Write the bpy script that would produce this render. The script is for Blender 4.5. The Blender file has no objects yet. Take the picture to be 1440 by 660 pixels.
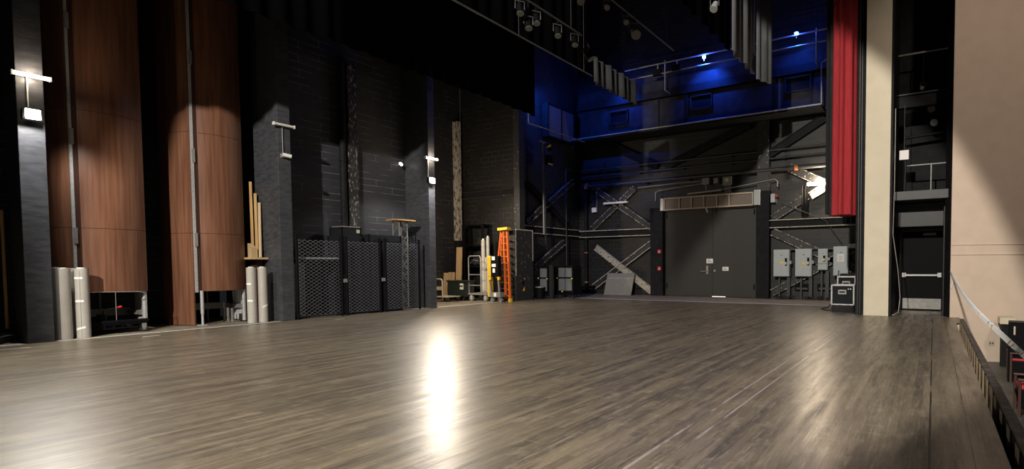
import bpy, math, random
from mathutils import Vector, Matrix
random.seed(7)
C = bpy.context.scene.collection
PI = math.pi

# ------------------------------------------------------------------ camera
PPX, PPY, F, EYE = 870.0, 403.0, 764.2146, 1.4
def nrm(v): return Vector(v).normalized()
ay = nrm((1313 - PPX, 371 - PPY, F))
ax_ = -nrm((-450 - PPX, 380 - PPY, F))
az = ax_.cross(ay).normalized()
ax_ = ay.cross(az).normalized()
M = Matrix((ax_, ay, az))               # image-camera vector -> world vector
EYEP = Vector((0, 0, EYE))
def P(u, v, axis, val):
    """world point on the plane axis=val that stands at that place of the photograph"""
    i = 'xyz'.index(axis)
    r = M @ Vector((u - PPX, v - PPY, F))
    return EYEP + r * ((val - EYEP[i]) / r[i])
cam = bpy.data.cameras.new('camera'); co = bpy.data.objects.new('camera', cam); C.objects.link(co)
cx, cy, cz = M.col[0], M.col[1], M.col[2]
co.matrix_world = Matrix(((cx[0], -cy[0], -cz[0], 0), (cx[1], -cy[1], -cz[1], 0), (cx[2], -cy[2], -cz[2], EYE), (0, 0, 0, 1)))
cam.sensor_width = 36; cam.lens = F / 1440 * 36
cam.shift_x = (720 - PPX) / 1440; cam.shift_y = (PPY - 330) / 1440
cam.clip_start = 0.05; cam.clip_end = 200
bpy.context.scene.camera = co

# ------------------------------------------------------------------ materials
def nt(name):
    m = bpy.data.materials.new(name); m.use_nodes = True
    t = m.node_tree; b = t.nodes['Principled BSDF']
    return m, t, b
def rgb(c): return (c[0], c[1], c[2], 1)
def mat(name, col, rough=.6, metal=0, col2=None, scale=8, stretch=(1, 1, 1), detail=4, lo=.35, hi=.65, bump=0, spec=.5, rough2=None):
    m, t, b = nt(name); N = t.nodes; L = t.links
    b.inputs['Base Color'].default_value = rgb(col); b.inputs['Roughness'].default_value = rough
    b.inputs['Metallic'].default_value = metal; b.inputs['Specular IOR Level'].default_value = spec
    if col2 is not None or bump or rough2 is not None:
        tc = N.new('ShaderNodeTexCoord'); mp = N.new('ShaderNodeMapping'); mp.inputs['Scale'].default_value = stretch
        no = N.new('ShaderNodeTexNoise'); no.inputs['Scale'].default_value = scale; no.inputs['Detail'].default_value = detail
        L.new(tc.outputs['Object'], mp.inputs[0]); L.new(mp.outputs[0], no.inputs['Vector'])
        if col2 is not None:
            r = N.new('ShaderNodeValToRGB'); r.color_ramp.elements[0].position = lo; r.color_ramp.elements[1].position = hi
            r.color_ramp.elements[0].color = rgb(col); r.color_ramp.elements[1].color = rgb(col2)
            L.new(no.outputs[0], r.inputs[0]); L.new(r.outputs[0], b.inputs['Base Color'])
        if rough2 is not None:
            mr = N.new('ShaderNodeMapRange'); mr.inputs['To Min'].default_value = rough; mr.inputs['To Max'].default_value = rough2
            L.new(no.outputs[0], mr.inputs[0]); L.new(mr.outputs[0], b.inputs['Roughness'])
        if bump:
            bp = N.new('ShaderNodeBump'); bp.inputs['Strength'].default_value = bump; bp.inputs['Distance'].default_value = .02
            L.new(no.outputs[0], bp.inputs['Height']); L.new(bp.outputs[0], b.inputs['Normal'])
    return m
def emit(name, col, strength, base=(.8, .8, .8)):
    m, t, b = nt(name); b.inputs['Base Color'].default_value = rgb(base)
    b.inputs['Emission Color'].default_value = rgb(col); b.inputs['Emission Strength'].default_value = strength
    return m
def block(name, col, joint, plane, bw=.4, bh=.2, mortar=.012, rough=.55, keep=.5):
    """painted concrete block; the joints show pale only in places"""
    m, t, b = nt(name); N = t.nodes; L = t.links
    tc = N.new('ShaderNodeTexCoord'); sp = N.new('ShaderNodeSeparateXYZ'); cb = N.new('ShaderNodeCombineXYZ')
    L.new(tc.outputs['Object'], sp.inputs[0]); L.new(sp.outputs['Y' if plane == 'x' else 'X'], cb.inputs[0]); L.new(sp.outputs['Z'], cb.inputs[1])
    br = N.new('ShaderNodeTexBrick'); br.inputs['Scale'].default_value = 1; br.inputs['Brick Width'].default_value = bw
    br.inputs['Row Height'].default_value = bh; br.inputs['Mortar Size'].default_value = mortar; br.inputs['Mortar Smooth'].default_value = .3
    br.inputs['Color1'].default_value = rgb(col); br.inputs['Color2'].default_value = rgb([c * .8 for c in col])
    L.new(cb.outputs[0], br.inputs['Vector'])
    no = N.new('ShaderNodeTexNoise'); no.inputs['Scale'].default_value = 1.6; no.inputs['Detail'].default_value = 6
    L.new(tc.outputs['Object'], no.inputs['Vector'])
    r = N.new('ShaderNodeValToRGB'); r.color_ramp.elements[0].position = keep; r.color_ramp.elements[1].position = keep + .12
    r.color_ramp.elements[0].color = rgb([c * .75 for c in col]); r.color_ramp.elements[1].color = rgb(joint)
    L.new(no.outputs[0], r.inputs[0]); L.new(r.outputs[0], br.inputs['Mortar'])
    L.new(br.outputs[0], b.inputs['Base Color']); b.inputs['Roughness'].default_value = rough
    bp = N.new('ShaderNodeBump'); bp.inputs['Strength'].default_value = .4; bp.inputs['Distance'].default_value = .01; bp.invert = True
    L.new(br.outputs['Fac'], bp.inputs['Height']); L.new(bp.outputs[0], b.inputs['Normal'])
    return m

def floor_material():
    m, t, b = nt('worn_stage_boards'); N = t.nodes; L = t.links
    tc = N.new('ShaderNodeTexCoord'); sp = N.new('ShaderNodeSeparateXYZ'); L.new(tc.outputs['Object'], sp.inputs[0])
    def noise(scale, stretch, detail=5, rough=.6):
        mp = N.new('ShaderNodeMapping'); mp.inputs['Scale'].default_value = stretch; L.new(tc.outputs['Object'], mp.inputs[0])
        n = N.new('ShaderNodeTexNoise'); n.inputs['Scale'].default_value = scale; n.inputs['Detail'].default_value = detail
        n.inputs['Roughness'].default_value = rough; L.new(mp.outputs[0], n.inputs['Vector']); return n.outputs[0]
    def ramp(src, p0, p1, c0, c1):
        r = N.new('ShaderNodeValToRGB'); r.color_ramp.elements[0].position = p0; r.color_ramp.elements[1].position = p1
        r.color_ramp.elements[0].color = rgb(c0); r.color_ramp.elements[1].color = rgb(c1); L.new(src, r.inputs[0]); return r.outputs[0]
    def mix(fac, a, c, mode='MIX'):
        x = N.new('ShaderNodeMix'); x.data_type = 'RGBA'; x.blend_type = mode
        if hasattr(fac, 'links'): L.new(fac, x.inputs[0])
        else: x.inputs[0].default_value = fac
        for s, i in ((a, 6), (c, 7)):
            if hasattr(s, 'links'): L.new(s, x.inputs[i])
            else: x.inputs[i].default_value = rgb(s)
        return x.outputs[2]
    def math_(op, a, c=None, d=None):
        x = N.new('ShaderNodeMath'); x.operation = op
        for s, i in ((a, 0), (c, 1), (d, 2)):
            if s is None: continue
            if hasattr(s, 'links'): L.new(s, x.inputs[i])
            else: x.inputs[i].default_value = s
        return x.outputs[0]
    wide = noise(.35, (1, .6, 1), 3)
    grain = noise(9, (1, .09, 1), 7, .72)
    fine = noise(42, (1, .06, 1), 5, .75)
    blot = noise(4.5, (1, .6, 1), 8, .75)
    cross = noise(7, (.12, 2.2, 1), 6, .75)
    base = ramp(wide, .35, .7, FLOOR_A, FLOOR_B)
    wn = N.new('ShaderNodeTexWhiteNoise'); wn.noise_dimensions = '2D'
    cb = N.new('ShaderNodeCombineXYZ'); L.new(math_('FLOOR', math_('MULTIPLY', sp.outputs['X'], 1 / .083)), cb.inputs[0])
    L.new(math_('FLOOR', math_('ADD', math_('MULTIPLY', sp.outputs['Y'], .42), math_('MULTIPLY', math_('FLOOR', math_('MULTIPLY', sp.outputs['X'], 1 / .083)), .37))), cb.inputs[1])
    L.new(cb.outputs[0], wn.inputs['Vector'])
    c = mix(.55, base, ramp(wn.outputs['Value'], 0, 1, (.075, .061, .045), (.225, .183, .128)))
    c = mix(ramp(grain, .46, .66, (0, 0, 0), (.75, .75, .75)), c, (.030, .026, .022))
    c = mix(ramp(fine, .54, .70, (0, 0, 0), (.6, .6, .6)), c, (.38, .33, .25))
    c = mix(ramp(blot, .53, .72, (0, 0, 0), (.5, .5, .5)), c, (.32, .28, .21))
    c = mix(ramp(cross, .60, .70, (0, 0, 0), (.4, .4, .4)), c, (.33, .29, .23))
    # board joints along the boards
    fx = math_('FRACT', math_('MULTIPLY', sp.outputs['X'], 1 / .083))
    jo = math_('LESS_THAN', fx, .04)
    c = mix(math_('MULTIPLY', jo, .45), c, (.01, .01, .01))
    # pale scuffed lines and the two dark seams of the apron
    def line(x0, w, colr, keep, stretch=.5):
        d = math_('ABSOLUTE', math_('SUBTRACT', sp.outputs['X'], x0))
        on = math_('LESS_THAN', d, w)
        msk = ramp(noise(1.2, (1, stretch, 1), 5), keep, keep + .05, (0, 0, 0), (1, 1, 1))
        return math_('MULTIPLY', on, msk), colr
    for x0, w, colr, keep in ((-1.82, .014, (.30, .25, .23), .45), (-1.635, .012, (.30, .25, .24), .43), (-.006, .008, (.004, .004, .004), .38), (.27, .006, (.004, .004, .004), .3),
                              (-2.55, .008, (.28, .25, .21), .5), (-5.2, .007, (.3, .27, .22), .54), (-8.3, .007, (.3, .27, .22), .54)):
        f, k = line(x0, w, colr, keep); c = mix(f, c, k)
    # cross joints on the apron and one long scratch across
    ap = math_('GREATER_THAN', sp.outputs['X'], -.006)
    fy = math_('LESS_THAN', math_('FRACT', math_('MULTIPLY', sp.outputs['Y'], 1 / 1.22)), .009)
    c = mix(math_('MULTIPLY', math_('MULTIPLY', ap, fy), .8), c, (.01, .01, .01))
    apn = ramp(noise(1.3, (1, 1, 1), 2), .4, .65, (0, 0, 0), (.5, .5, .5))
    c = mix(math_('MULTIPLY', ap, apn), c, (.15, .12, .09))
    L.new(c, b.inputs['Base Color'])
    mr = N.new('ShaderNodeMapRange'); mr.inputs['To Min'].default_value = FLOOR_R0; mr.inputs['To Max'].default_value = FLOOR_R1
    mr.inputs['From Min'].default_value = .3; mr.inputs['From Max'].default_value = .7
    L.new(grain, mr.inputs[0]); L.new(mr.outputs[0], b.inputs['Roughness'])
    bp = N.new('ShaderNodeBump'); bp.inputs['Strength'].default_value = .03; bp.inputs['Distance'].default_value = .01
    L.new(grain, bp.inputs['Height']); L.new(bp.outputs[0], b.inputs['Normal'])
    b.inputs['Specular IOR Level'].default_value = .5
    return m
FLOOR_A, FLOOR_B, FLOOR_R0, FLOOR_R1 = (.105, .087, .064), (.19, .158, .115), .27, .42

K = {}
K['floor'] = floor_material()
K['conc'] = mat('bare_grey_brown_floor', (.17, .14, .11), .6, col2=(.24, .21, .16), scale=4, bump=.05)
K['pale'] = mat('pale_floor_edge', (.55, .52, .46), .6, col2=(.35, .32, .28), scale=12)
K['cream'] = mat('cream_plaster', (.58, .525, .40), .75, col2=(.62, .56, .43), scale=3, bump=.03)
K['cream2'] = mat('warm_cream_plaster', (.62, .50, .40), .8, col2=(.66, .535, .43), scale=3, bump=.03)
K['carpet'] = mat('dark_auditorium_floor', (.07, .066, .06), .5, col2=(.10, .092, .08), scale=3)
K['blk'] = mat('matt_black_paint', (.009, .009, .010), .65, col2=(.014, .014, .016), scale=5, bump=.05, spec=.12)
K['void'] = mat('black_masonry', (.004, .004, .005), .9, col2=(.008, .008, .009), scale=2, bump=.05, spec=.1)
K['pier'] = mat('dark_grey_pier_paint', (.038, .040, .047), .4, col2=(.062, .064, .072), scale=5, stretch=(1, 1, 3), detail=8, bump=.25)
K['peel'] = mat('black_paint_peeling_to_pale', (.018, .018, .019), .55, col2=(.30, .27, .23), scale=14, stretch=(1, 1, .7), detail=12, lo=.64, hi=.70, bump=.2)
K['peel2'] = mat('pale_primer_with_black_chips', (.42, .385, .31), .6, col2=(.03, .03, .03), scale=13, detail=12, lo=.56, hi=.64, bump=.2)
K['peel4'] = mat('white_flaking_shaft', (.32, .295, .26), .6, col2=(.03, .03, .03), scale=14, stretch=(1, 1, .4), detail=12, lo=.50, hi=.62, bump=.4)
K['peel3'] = mat('flaking_column_paint', (.02, .02, .02), .45, col2=(.26, .24, .21), scale=16, stretch=(1, 1, .4), detail=12, lo=.54, hi=.63, bump=.5)
K['blockx'] = block('dark_painted_block_wall', (.036, .037, .045), (.17, .168, .17), 'x', bw=1.2, mortar=.008, keep=.45)
K['blockx2'] = block('black_painted_block_wall', (.014, .014, .017), (.05, .05, .05), 'x', keep=.5)
K['blocky'] = block('black_painted_block_end_wall', (.009, .0088, .0086), (.03, .029, .027), 'y', keep=.45)
K['doorp'] = mat('black_steel_door', (.021, .0205, .0195), .6, col2=(.028, .027, .025), scale=30, detail=3, spec=.5)
K['wood'] = mat('red_brown_veneer', (.125, .052, .029), .36, col2=(.20, .092, .054), scale=5, stretch=(3, 3, .14), detail=7, bump=.02)
K['woodd'] = mat('dark_veneer_edge', (.05, .022, .016), .4)
K['alu'] = mat('brushed_aluminium', (.55, .55, .55), .35, .35, col2=(.45, .45, .45), scale=20)
K['steel'] = mat('dull_steel', (.24, .23, .215), .45, .3, col2=(.31, .30, .28), scale=10)
K['roll'] = mat('grey_vinyl_roll', (.40, .375, .335), .55, col2=(.44, .415, .37), scale=6)
K['tape'] = mat('white_tape', (.85, .85, .84), .5)
K['black'] = mat('satin_black_metal', (.005, .005, .006), .6, spec=.08)
K['rubber'] = mat('black_rubber', (.02, .02, .02), .7)
K['cloth'] = mat('black_cloth', (.010, .010, .011), .9, bump=.3, scale=30)
K['red'] = mat('red_velvet', (.36, .019, .026), .85, col2=(.28, .012, .018), scale=8, stretch=(4, 4, .3))
K['greyc'] = mat('grey_white_cloth', (.052, .055, .06), .9, col2=(.042, .044, .048), scale=6, stretch=(4, 4, .3))
K['whitec'] = mat('pale_border_cloth', (.175, .18, .195), .9, col2=(.145, .15, .16), scale=6, stretch=(4, 4, .3))
K['panelgrey'] = mat('grey_enamel', (.36, .40, .415), .4, col2=(.39, .43, .445), scale=6)
K['boxgrey'] = mat('dull_grey_enamel', (.18, .185, .165), .5)
K['orange'] = mat('orange_fibreglass', (.80, .15, .02), .45)
K['yellow'] = mat('yellow_paint', (.75, .50, .02), .45)
K['tan'] = mat('raw_plywood', (.50, .36, .20), .6, col2=(.42, .29, .15), scale=5, stretch=(3, 3, .3))
K['oak'] = mat('golden_timber', (.50, .30, .11), .5, col2=(.40, .23, .08), scale=5, stretch=(4, 4, .2))
K['beige'] = mat('beige_enamel', (.50, .45, .34), .5)
K['green'] = mat('dark_green_plastic', (.018, .026, .020), .5)
K['white'] = mat('white_enamel', (.72, .71, .68), .4)
K['redp'] = mat('red_plastic', (.55, .03, .03), .4)
K['seat'] = mat('red_seat_fabric', (.40, .03, .035), .8)
K['heat'] = mat('bronze_heater_grille', (.17, .135, .10), .5, col2=(.11, .085, .065), scale=40, stretch=(6, 1, .2))
K['heatf'] = mat('tan_heater_frame', (.40, .32, .25), .5)
K['case'] = mat('charcoal_case_laminate', (.011, .012, .016), .75, spec=.15, col2=(.014, .016, .02), scale=40)
K['casegrey'] = mat('blue_grey_felt', (.115, .12, .135), .8, col2=(.13, .135, .15), scale=20)
K['screen'] = mat('grey_board', (.20, .19, .165), .6, col2=(.23, .22, .19), scale=10)
K['lit'] = mat('grey_gallery_paint', (.020, .020, .023), .85, col2=(.03, .03, .034), scale=3, spec=.1)
K['flake'] = mat('flaking_black_over_primer', (.02, .02, .02), .55, col2=(.36, .325, .27), scale=12, detail=12, lo=.46, hi=.58, bump=.2)
K['velour'] = mat('black_velour', (.0022, .0022, .0026), 1, spec=.02)
K['dulltan'] = mat('dull_tan_block', (.20, .145, .085), .7, col2=(.15, .11, .065), scale=8)
K['galp'] = mat('pale_grey_gallery_door', (.14, .14, .15), .8, spec=.1)
K['pipe2'] = mat('dim_grey_pipe', (.06, .06, .06), .5)
K['paper'] = mat('white_paper', (.75, .75, .74), .6)
K['ink'] = mat('dark_ink', (.05, .05, .06), .6)
K['mesh'] = mat('grey_vinyl_coated_wire', (.13, .13, .15), .5)
K['pipe'] = mat('dark_pipe_paint', (.02, .02, .022), .5, col2=(.035, .035, .035), scale=10)
K['rustor'] = mat('orange_pipe_band', (.45, .16, .06), .6)
K['tube_on'] = emit('lit_fluorescent_tube', (1, .86, .66), 14)
K['flood_on'] = emit('lit_flood_lens', (1, .97, .90), 25)
K['blue_on'] = emit('lit_blue_lamp', (.10, .25, 1), 22)
K['small_on'] = emit('lit_small_lamp', (1, .93, .82), 2.0)
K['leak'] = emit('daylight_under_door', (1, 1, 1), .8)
K['tube_off'] = mat('unlit_tube_white', (.62, .60, .56), .4)

# ------------------------------------------------------------------ mesh helpers
class MB:
    def __init__(s): s.v = []; s.f = []; s.sm = []
    def add(s, vs, fs, smooth=False):
        o = len(s.v); s.v += [Vector(x) for x in vs]
        s.f += [tuple(i + o for i in f) for f in fs]; s.sm += [smooth] * len(fs); return s
    def box(s, a, b):
        (x0, y0, z0), (x1, y1, z1) = [(min(p, q), ) for p, q in zip(a, b)] and (tuple(map(min, a, b)), tuple(map(max, a, b)))
        return s.add([(x0, y0, z0), (x1, y0, z0), (x1, y1, z0), (x0, y1, z0), (x0, y0, z1), (x1, y0, z1), (x1, y1, z1), (x0, y1, z1)],
                     [(0, 3, 2, 1), (4, 5, 6, 7), (0, 1, 5, 4), (1, 2, 6, 5), (2, 3, 7, 6), (3, 0, 4, 7)])
    def bar(s, p, q, w, h, up=(0, 0, 1)):
        """rectangular bar from p to q, w across, h along up"""
        p = Vector(p); q = Vector(q); d = (q - p).normalized(); u = Vector(up); sd = d.cross(u)
        if sd.length < 1e-4: sd = d.cross(Vector((1, 0, 0)))
        sd.normalize(); u = sd.cross(d).normalized(); sd = sd * w / 2; u = u * h / 2
        vs = [e + a * sd + b * u for e in (p, q) for a, b in ((-1, -1), (1, -1), (1, 1), (-1, 1))]
        return s.add(vs, [(0, 1, 2, 3), (7, 6, 5, 4), (0, 4, 5, 1), (1, 5, 6, 2), (2, 6, 7, 3), (3, 7, 4, 0)])
    def tube(s, pts, r, n=8, caps=True):
        pts = [Vector(p) for p in pts]; rings = []
        rs = r if isinstance(r, (list, tuple)) else [r] * len(pts)
        ref = None
        for i, p in enumerate(pts):
            d = (pts[min(i + 1, len(pts) - 1)] - pts[max(i - 1, 0)]).normalized()
            if ref is None: ref = d.orthogonal().normalized()
            ref = (ref - d * ref.dot(d))
            if ref.length < 1e-5: ref = d.orthogonal()
            ref.normalize(); b = d.cross(ref)
            rings.append([p + (ref * math.cos(2 * PI * k / n) + b * math.sin(2 * PI * k / n)) * rs[i] for k in range(n)])
        vs = [x for rg in rings for x in rg]; fs = []
        for i in range(len(pts) - 1):
            for k in range(n): fs.append((i * n + k, i * n + (k + 1) % n, (i + 1) * n + (k + 1) % n, (i + 1) * n + k))
        s.add(vs, fs, True)
        if caps: s.add(rings[0], [tuple(reversed(range(n)))]); s.add(rings[-1], [tuple(range(n))])
        return s
    def cyl(s, p, q, r, n=16, r2=None): return s.tube([p, q], [r, r if r2 is None else r2], n)
    def sheet(s, plan, z0, z1, th, smooth=True):
        """upright sheet of thickness th that follows the plan polyline"""
        pl = [Vector((x, y, 0)) for x, y in plan]; n = len(pl); A = []; B = []
        for i in range(n):
            d = (pl[min(i + 1, n - 1)] - pl[max(i - 1, 0)]).normalized(); o = Vector((d.y, -d.x, 0)) * th / 2
            A.append(pl[i] + o); B.append(pl[i] - o)
        up0 = Vector((0, 0, z0)); up1 = Vector((0, 0, z1))
        vs = [a + up0 for a in A] + [a + up1 for a in A] + [b + up0 for b in B] + [b + up1 for b in B]
        fs = []; fl = []
        for i in range(n - 1):
            fs += [(i, i + 1, n + i + 1, n + i), (2 * n + i + 1, 2 * n + i, 3 * n + i, 3 * n + i + 1)]
            fl += [(i + 1, i, 2 * n + i, 2 * n + i + 1), (n + i, n + i + 1, 3 * n + i + 1, 3 * n + i)]
        s.add(vs, fs, smooth)
        s.add(vs, fl + [(0, n, 3 * n, 2 * n), (2 * n - 1, n - 1, 3 * n - 1, 4 * n - 1)]); return s
    def prism(s, poly, a, b, axis='y'):
        """polygon in the two other axes, extruded a..b along axis"""
        def mk(p, t):
            return {'y': (p[0], t, p[1]), 'x': (t, p[0], p[1]), 'z': (p[0], p[1], t)}[axis]
        n = len(poly); vs = [mk(p, a) for p in poly] + [mk(p, b) for p in poly]
        return s.add(vs, [tuple(range(n)), tuple(reversed(range(n, 2 * n)))] + [(i, n + i, n + (i + 1) % n, (i + 1) % n) for i in range(n)])
    def xf(s, m):
        s.v = [m @ v for v in s.v]; return s
    def build(s, name, m, parent=None, origin=None, bevel=0):
        """one mesh object; the shape is given in world metres, or local ones when parent.get('loc') is set"""
        off = Vector((0, 0, 0))
        if parent is not None:
            q = parent
            while q is not None: off += q.location; q = q.parent
            if parent.get('_local'): off = Vector((0, 0, 0))
        if origin is not None: off = off + Vector(origin)
        me = bpy.data.meshes.new(name); me.from_pydata([tuple(v - off) for v in s.v], [], s.f)
        me.polygons.foreach_set('use_smooth', s.sm); me.update()
        import bmesh
        bm = bmesh.new(); bm.from_mesh(me); bmesh.ops.recalc_face_normals(bm, faces=bm.faces); bm.to_mesh(me); bm.free()
        me.materials.append(K[m] if isinstance(m, str) else m)
        o = bpy.data.objects.new(name, me); C.objects.link(o)
        if parent is not None: o.parent = parent
        if origin is not None: o.location = Vector(origin)
        if bevel:
            bv = o.modifiers.new('edge', 'BEVEL'); bv.width = bevel; bv.segments = 2; bv.limit_method = 'ANGLE'; bv.angle_limit = .6
        return o
def tag(o, label, cat, group=None, kind=None):
    o['label'] = label; o['category'] = cat
    if group: o['group'] = group
    if kind: o['kind'] = kind
    return o
def thing(name, label, cat, loc, group=None):
    o = bpy.data.objects.new(name, None); C.objects.link(o); o.location = Vector(loc); o.empty_display_size = .2
    return tag(o, label, cat, group)
def struct(o): o['kind'] = 'structure'; return o
def dup(root, loc, rz=None, label=None):
    r = root.copy(); C.objects.link(r); r.location = Vector(loc)
    if rz is not None: r.rotation_euler = (r.rotation_euler[0], r.rotation_euler[1], rz)
    if label: r['label'] = label
    def kids(o, n):
        for ch in [k for k in bpy.data.objects if k.parent == o]:
            c = ch.copy(); C.objects.link(c); c.parent = n; kids(ch, c)
    kids(root, r); return r
def box(a, b): return MB().box(a, b)
def V(*a): return Vector(a)

# ================================================================== SETTING
def S(name, mb, m, **k): return struct(mb.build(name, m, **k))
S('floor', box((-14.5, -7, -.12), (.48, 19.35, 0)), 'floor')
S('floor_backstage', box((-18.2, -7, -.14), (-14.5, 19.35, -.002)).box((-18.2, 19.35, -.14), (.6, 23, -.002)), 'conc')
S('floor_house_gap', box((.48, 16.5, -.14), (.6, 19.35, -.002)), 'conc')
S('trim_1', box((-14.56, -1, -.01), (-14.45, 3.12, .004)).box((-14.56, 3.58, -.01), (-14.45, 7.68, .004)).box((-14.56, 12.8, -.01), (-14.45, 16.7, .004)), 'pale')
S('trim_2', box((-15.2, 19.28, -.01), (-2.2, 19.40, .004)), 'pale')
S('floor_auditorium', box((.5, -7, -1.3), (10, 19.5, -1.14)), 'carpet')
S('wall_stage_front', box((.38, -7, -1.14), (.47, 16.5, -.12)), 'blk')
# house side wall, splayed away from the stage edge
hw0 = V(.37, 16.55, 0); hd = V(1, .35, 0).normalized(); hn = V(hd.y, -hd.x, 0)      # hn faces the camera
def hp(t, out=0, z=0): return hw0 + hd * t + hn * out + V(0, 0, z)
def hbox(t0, t1, o0, o1, z0, z1):
    m = MB(); p = [hp(t0, o0), hp(t1, o0), hp(t1, o1), hp(t0, o1)]
    return m.add([q + V(0, 0, z0) for q in p] + [q + V(0, 0, z1) for q in p], [(0, 1, 2, 3), (7, 6, 5, 4), (0, 4, 5, 1), (1, 5, 6, 2), (2, 6, 7, 3), (3, 7, 4, 0)])
S('wall_house', hbox(0, 9, 0, -.35, -1.14, 14), 'cream2')
S('trim_3', hbox(0.02, 9, .018, -.01, 1.875, 1.91), 'cream2')
S('trim_4', hbox(0.02, 9, .018, -.01, 1.62, 1.655), 'cream2')
S('trim_5', hbox(-.012, 0.004, .012, -.36, -.0, 14), 'blk')
# proscenium return (cream) and its black edges
S('wall_proscenium', box((-1.64, 16.1, 0), (-1.03, 18.6, 14)), 'cream', bevel=.01)
S('wall_tormentor', box((-1.88, 16.35, 0), (-1.66, 18.6, 14)), 'blk')
S('trim_6', box((-1.03, 16.13, 0), (-.975, 18.6, 14)), 'blk')
S('wall_slot_back', box((-1.0, 18.6, 0), (-.86, 18.75, 14)).box((.26, 18.6, 0), (.6, 18.75, 14)).box((-.86, 18.6, 2.42), (.26, 18.75, 14)), 'blk')
S('wall_slot_side', box((.40, 16.95, 0), (.5, 18.7, 14)), 'blk')
# side stage wall with its gallery
S('wall_back', box((-18.2, 22.7, -.1), (.6, 22.9, 15)), 'blocky')
S('wall_far_right', box((.5, 18.75, -.1), (.6, 22.7, 15)), 'void')
# upstage wall: three bays between piers
S('wall_left', box((-17.9, -7, 0), (-17.7, 7.73, 14)).box((-17.7, 7.90, 0), (-15.66, 8.05, 14)).box((-15.85, 8.05, 0), (-15.66, 12.55, 14)), 'blockx')
S('wall_left_far', box((-18.2, 12.75, 0), (-18.0, 17.3, 14)).box((-15.6, 17.5, 0), (-15.4, 22.7, 14)), 'blockx2')
S('wall_recess_end', box((-18.0, 17.35, 0), (-14.62, 17.5, 14)), 'blocky')
S('wall_near_left', box((-17.7, 1.2, 0), (-15.9, 1.4, 14)), 'blk')
def pier(name, y0, y1, x0, m='pier', top=14): return S(name, box((x0, y0, 0), (-14.5, y1, top)), m, bevel=.008)
pier('wall_pier_1', 3.18, 3.54, -15.25)
pier('wall_pier_2', 7.74, 8.06, -15.66)
pier('wall_pier_3', 12.52, 12.78, -15.66)
pier('wall_pier_4', 17.08, 17.4, -14.8, 'peel')
S('ceiling', box((-18.2, -7, 15), (.6, 23, 15.2)), 'void')
# pilasters on the side stage wall
for i, (a, b) in enumerate(((-11.27, -10.64), (-6.38, -5.84))):
    S('wall_pilaster_%d' % (i + 1), box((a, 22.35, 0), (b, 22.7, 4.0 if i == 0 else 4.42)), 'blk', bevel=.01)
S('trim_7', box((-6.35, 22.38, 4.42), (-5.86, 22.7, 7.5)), 'peel')

# ---- doors
def door_leaf(x0, x1, y, z1, nm):
    o = S(nm, box((x0, y, .015), (x1, y + .05, z1)), 'doorp', bevel=.004); return o
d1 = door_leaf(-10.6, -8.34, 22.55, 3.86, 'door_1')
d2 = door_leaf(-8.33, -6.42, 22.55, 3.86, 'door_2')
k = P(998, 380, 'y', 22.5)
MB().box((-8.62, 22.52, 1.0), (-8.52, 22.55, 1.36)).tube([(-8.57, 22.52, 1.12), (-8.57, 22.46, 1.12), (-8.85, 22.45, 1.10)], .018).build('lever_handle', 'steel', d1)
MB().cyl((-8.22, 22.55, 1.14), (-8.22, 22.49, 1.14), .05).build('lock_knob', 'steel', d2)
for z in (.35, 3.5):
    MB().cyl((-10.52, 22.54, z), (-10.52, 22.54, z + .22), .03).build('hinge', 'blk', d1)
    MB().cyl((-6.5, 22.54, z), (-6.5, 22.54, z + .22), .03).build('hinge', 'blk', d2)
S('door_light_leak', box((-8.35, 22.545, .002), (-7.75, 22.56, .03)), 'leak')  # glowing strip standing in for daylight leaking under the doors
# small door in the slot
d3 = S('door_3', box((-.84, 18.55, .02), (.24, 18.6, 2.36)), 'black', bevel=.005)
box((-.80, 18.53, .05), (.20, 18.55, .36)).build('kick_plate', 'steel', d3)
MB().bar((-.80, 18.47, 1.06), (.16, 18.47, 1.06), .05, .05).box((-.82, 18.46, 1.0), (-.72, 18.55, 1.13)).box((.1, 18.46, 1.0), (.2, 18.55, 1.13)).build('push_bar', 'alu', d3)
MB().bar((-.28, 18.5, 2.27), (.05, 18.5, 2.27), .07, .07).build('door_closer', 'steel', d3)
S('trim_9', box((-.90, 18.50, 0), (-.845, 18.6, 2.44)).box((.245, 18.50, 0), (.30, 18.6, 2.44)).box((-.90, 18.50, 2.37), (.30, 18.6, 2.44)), 'pipe')

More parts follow.
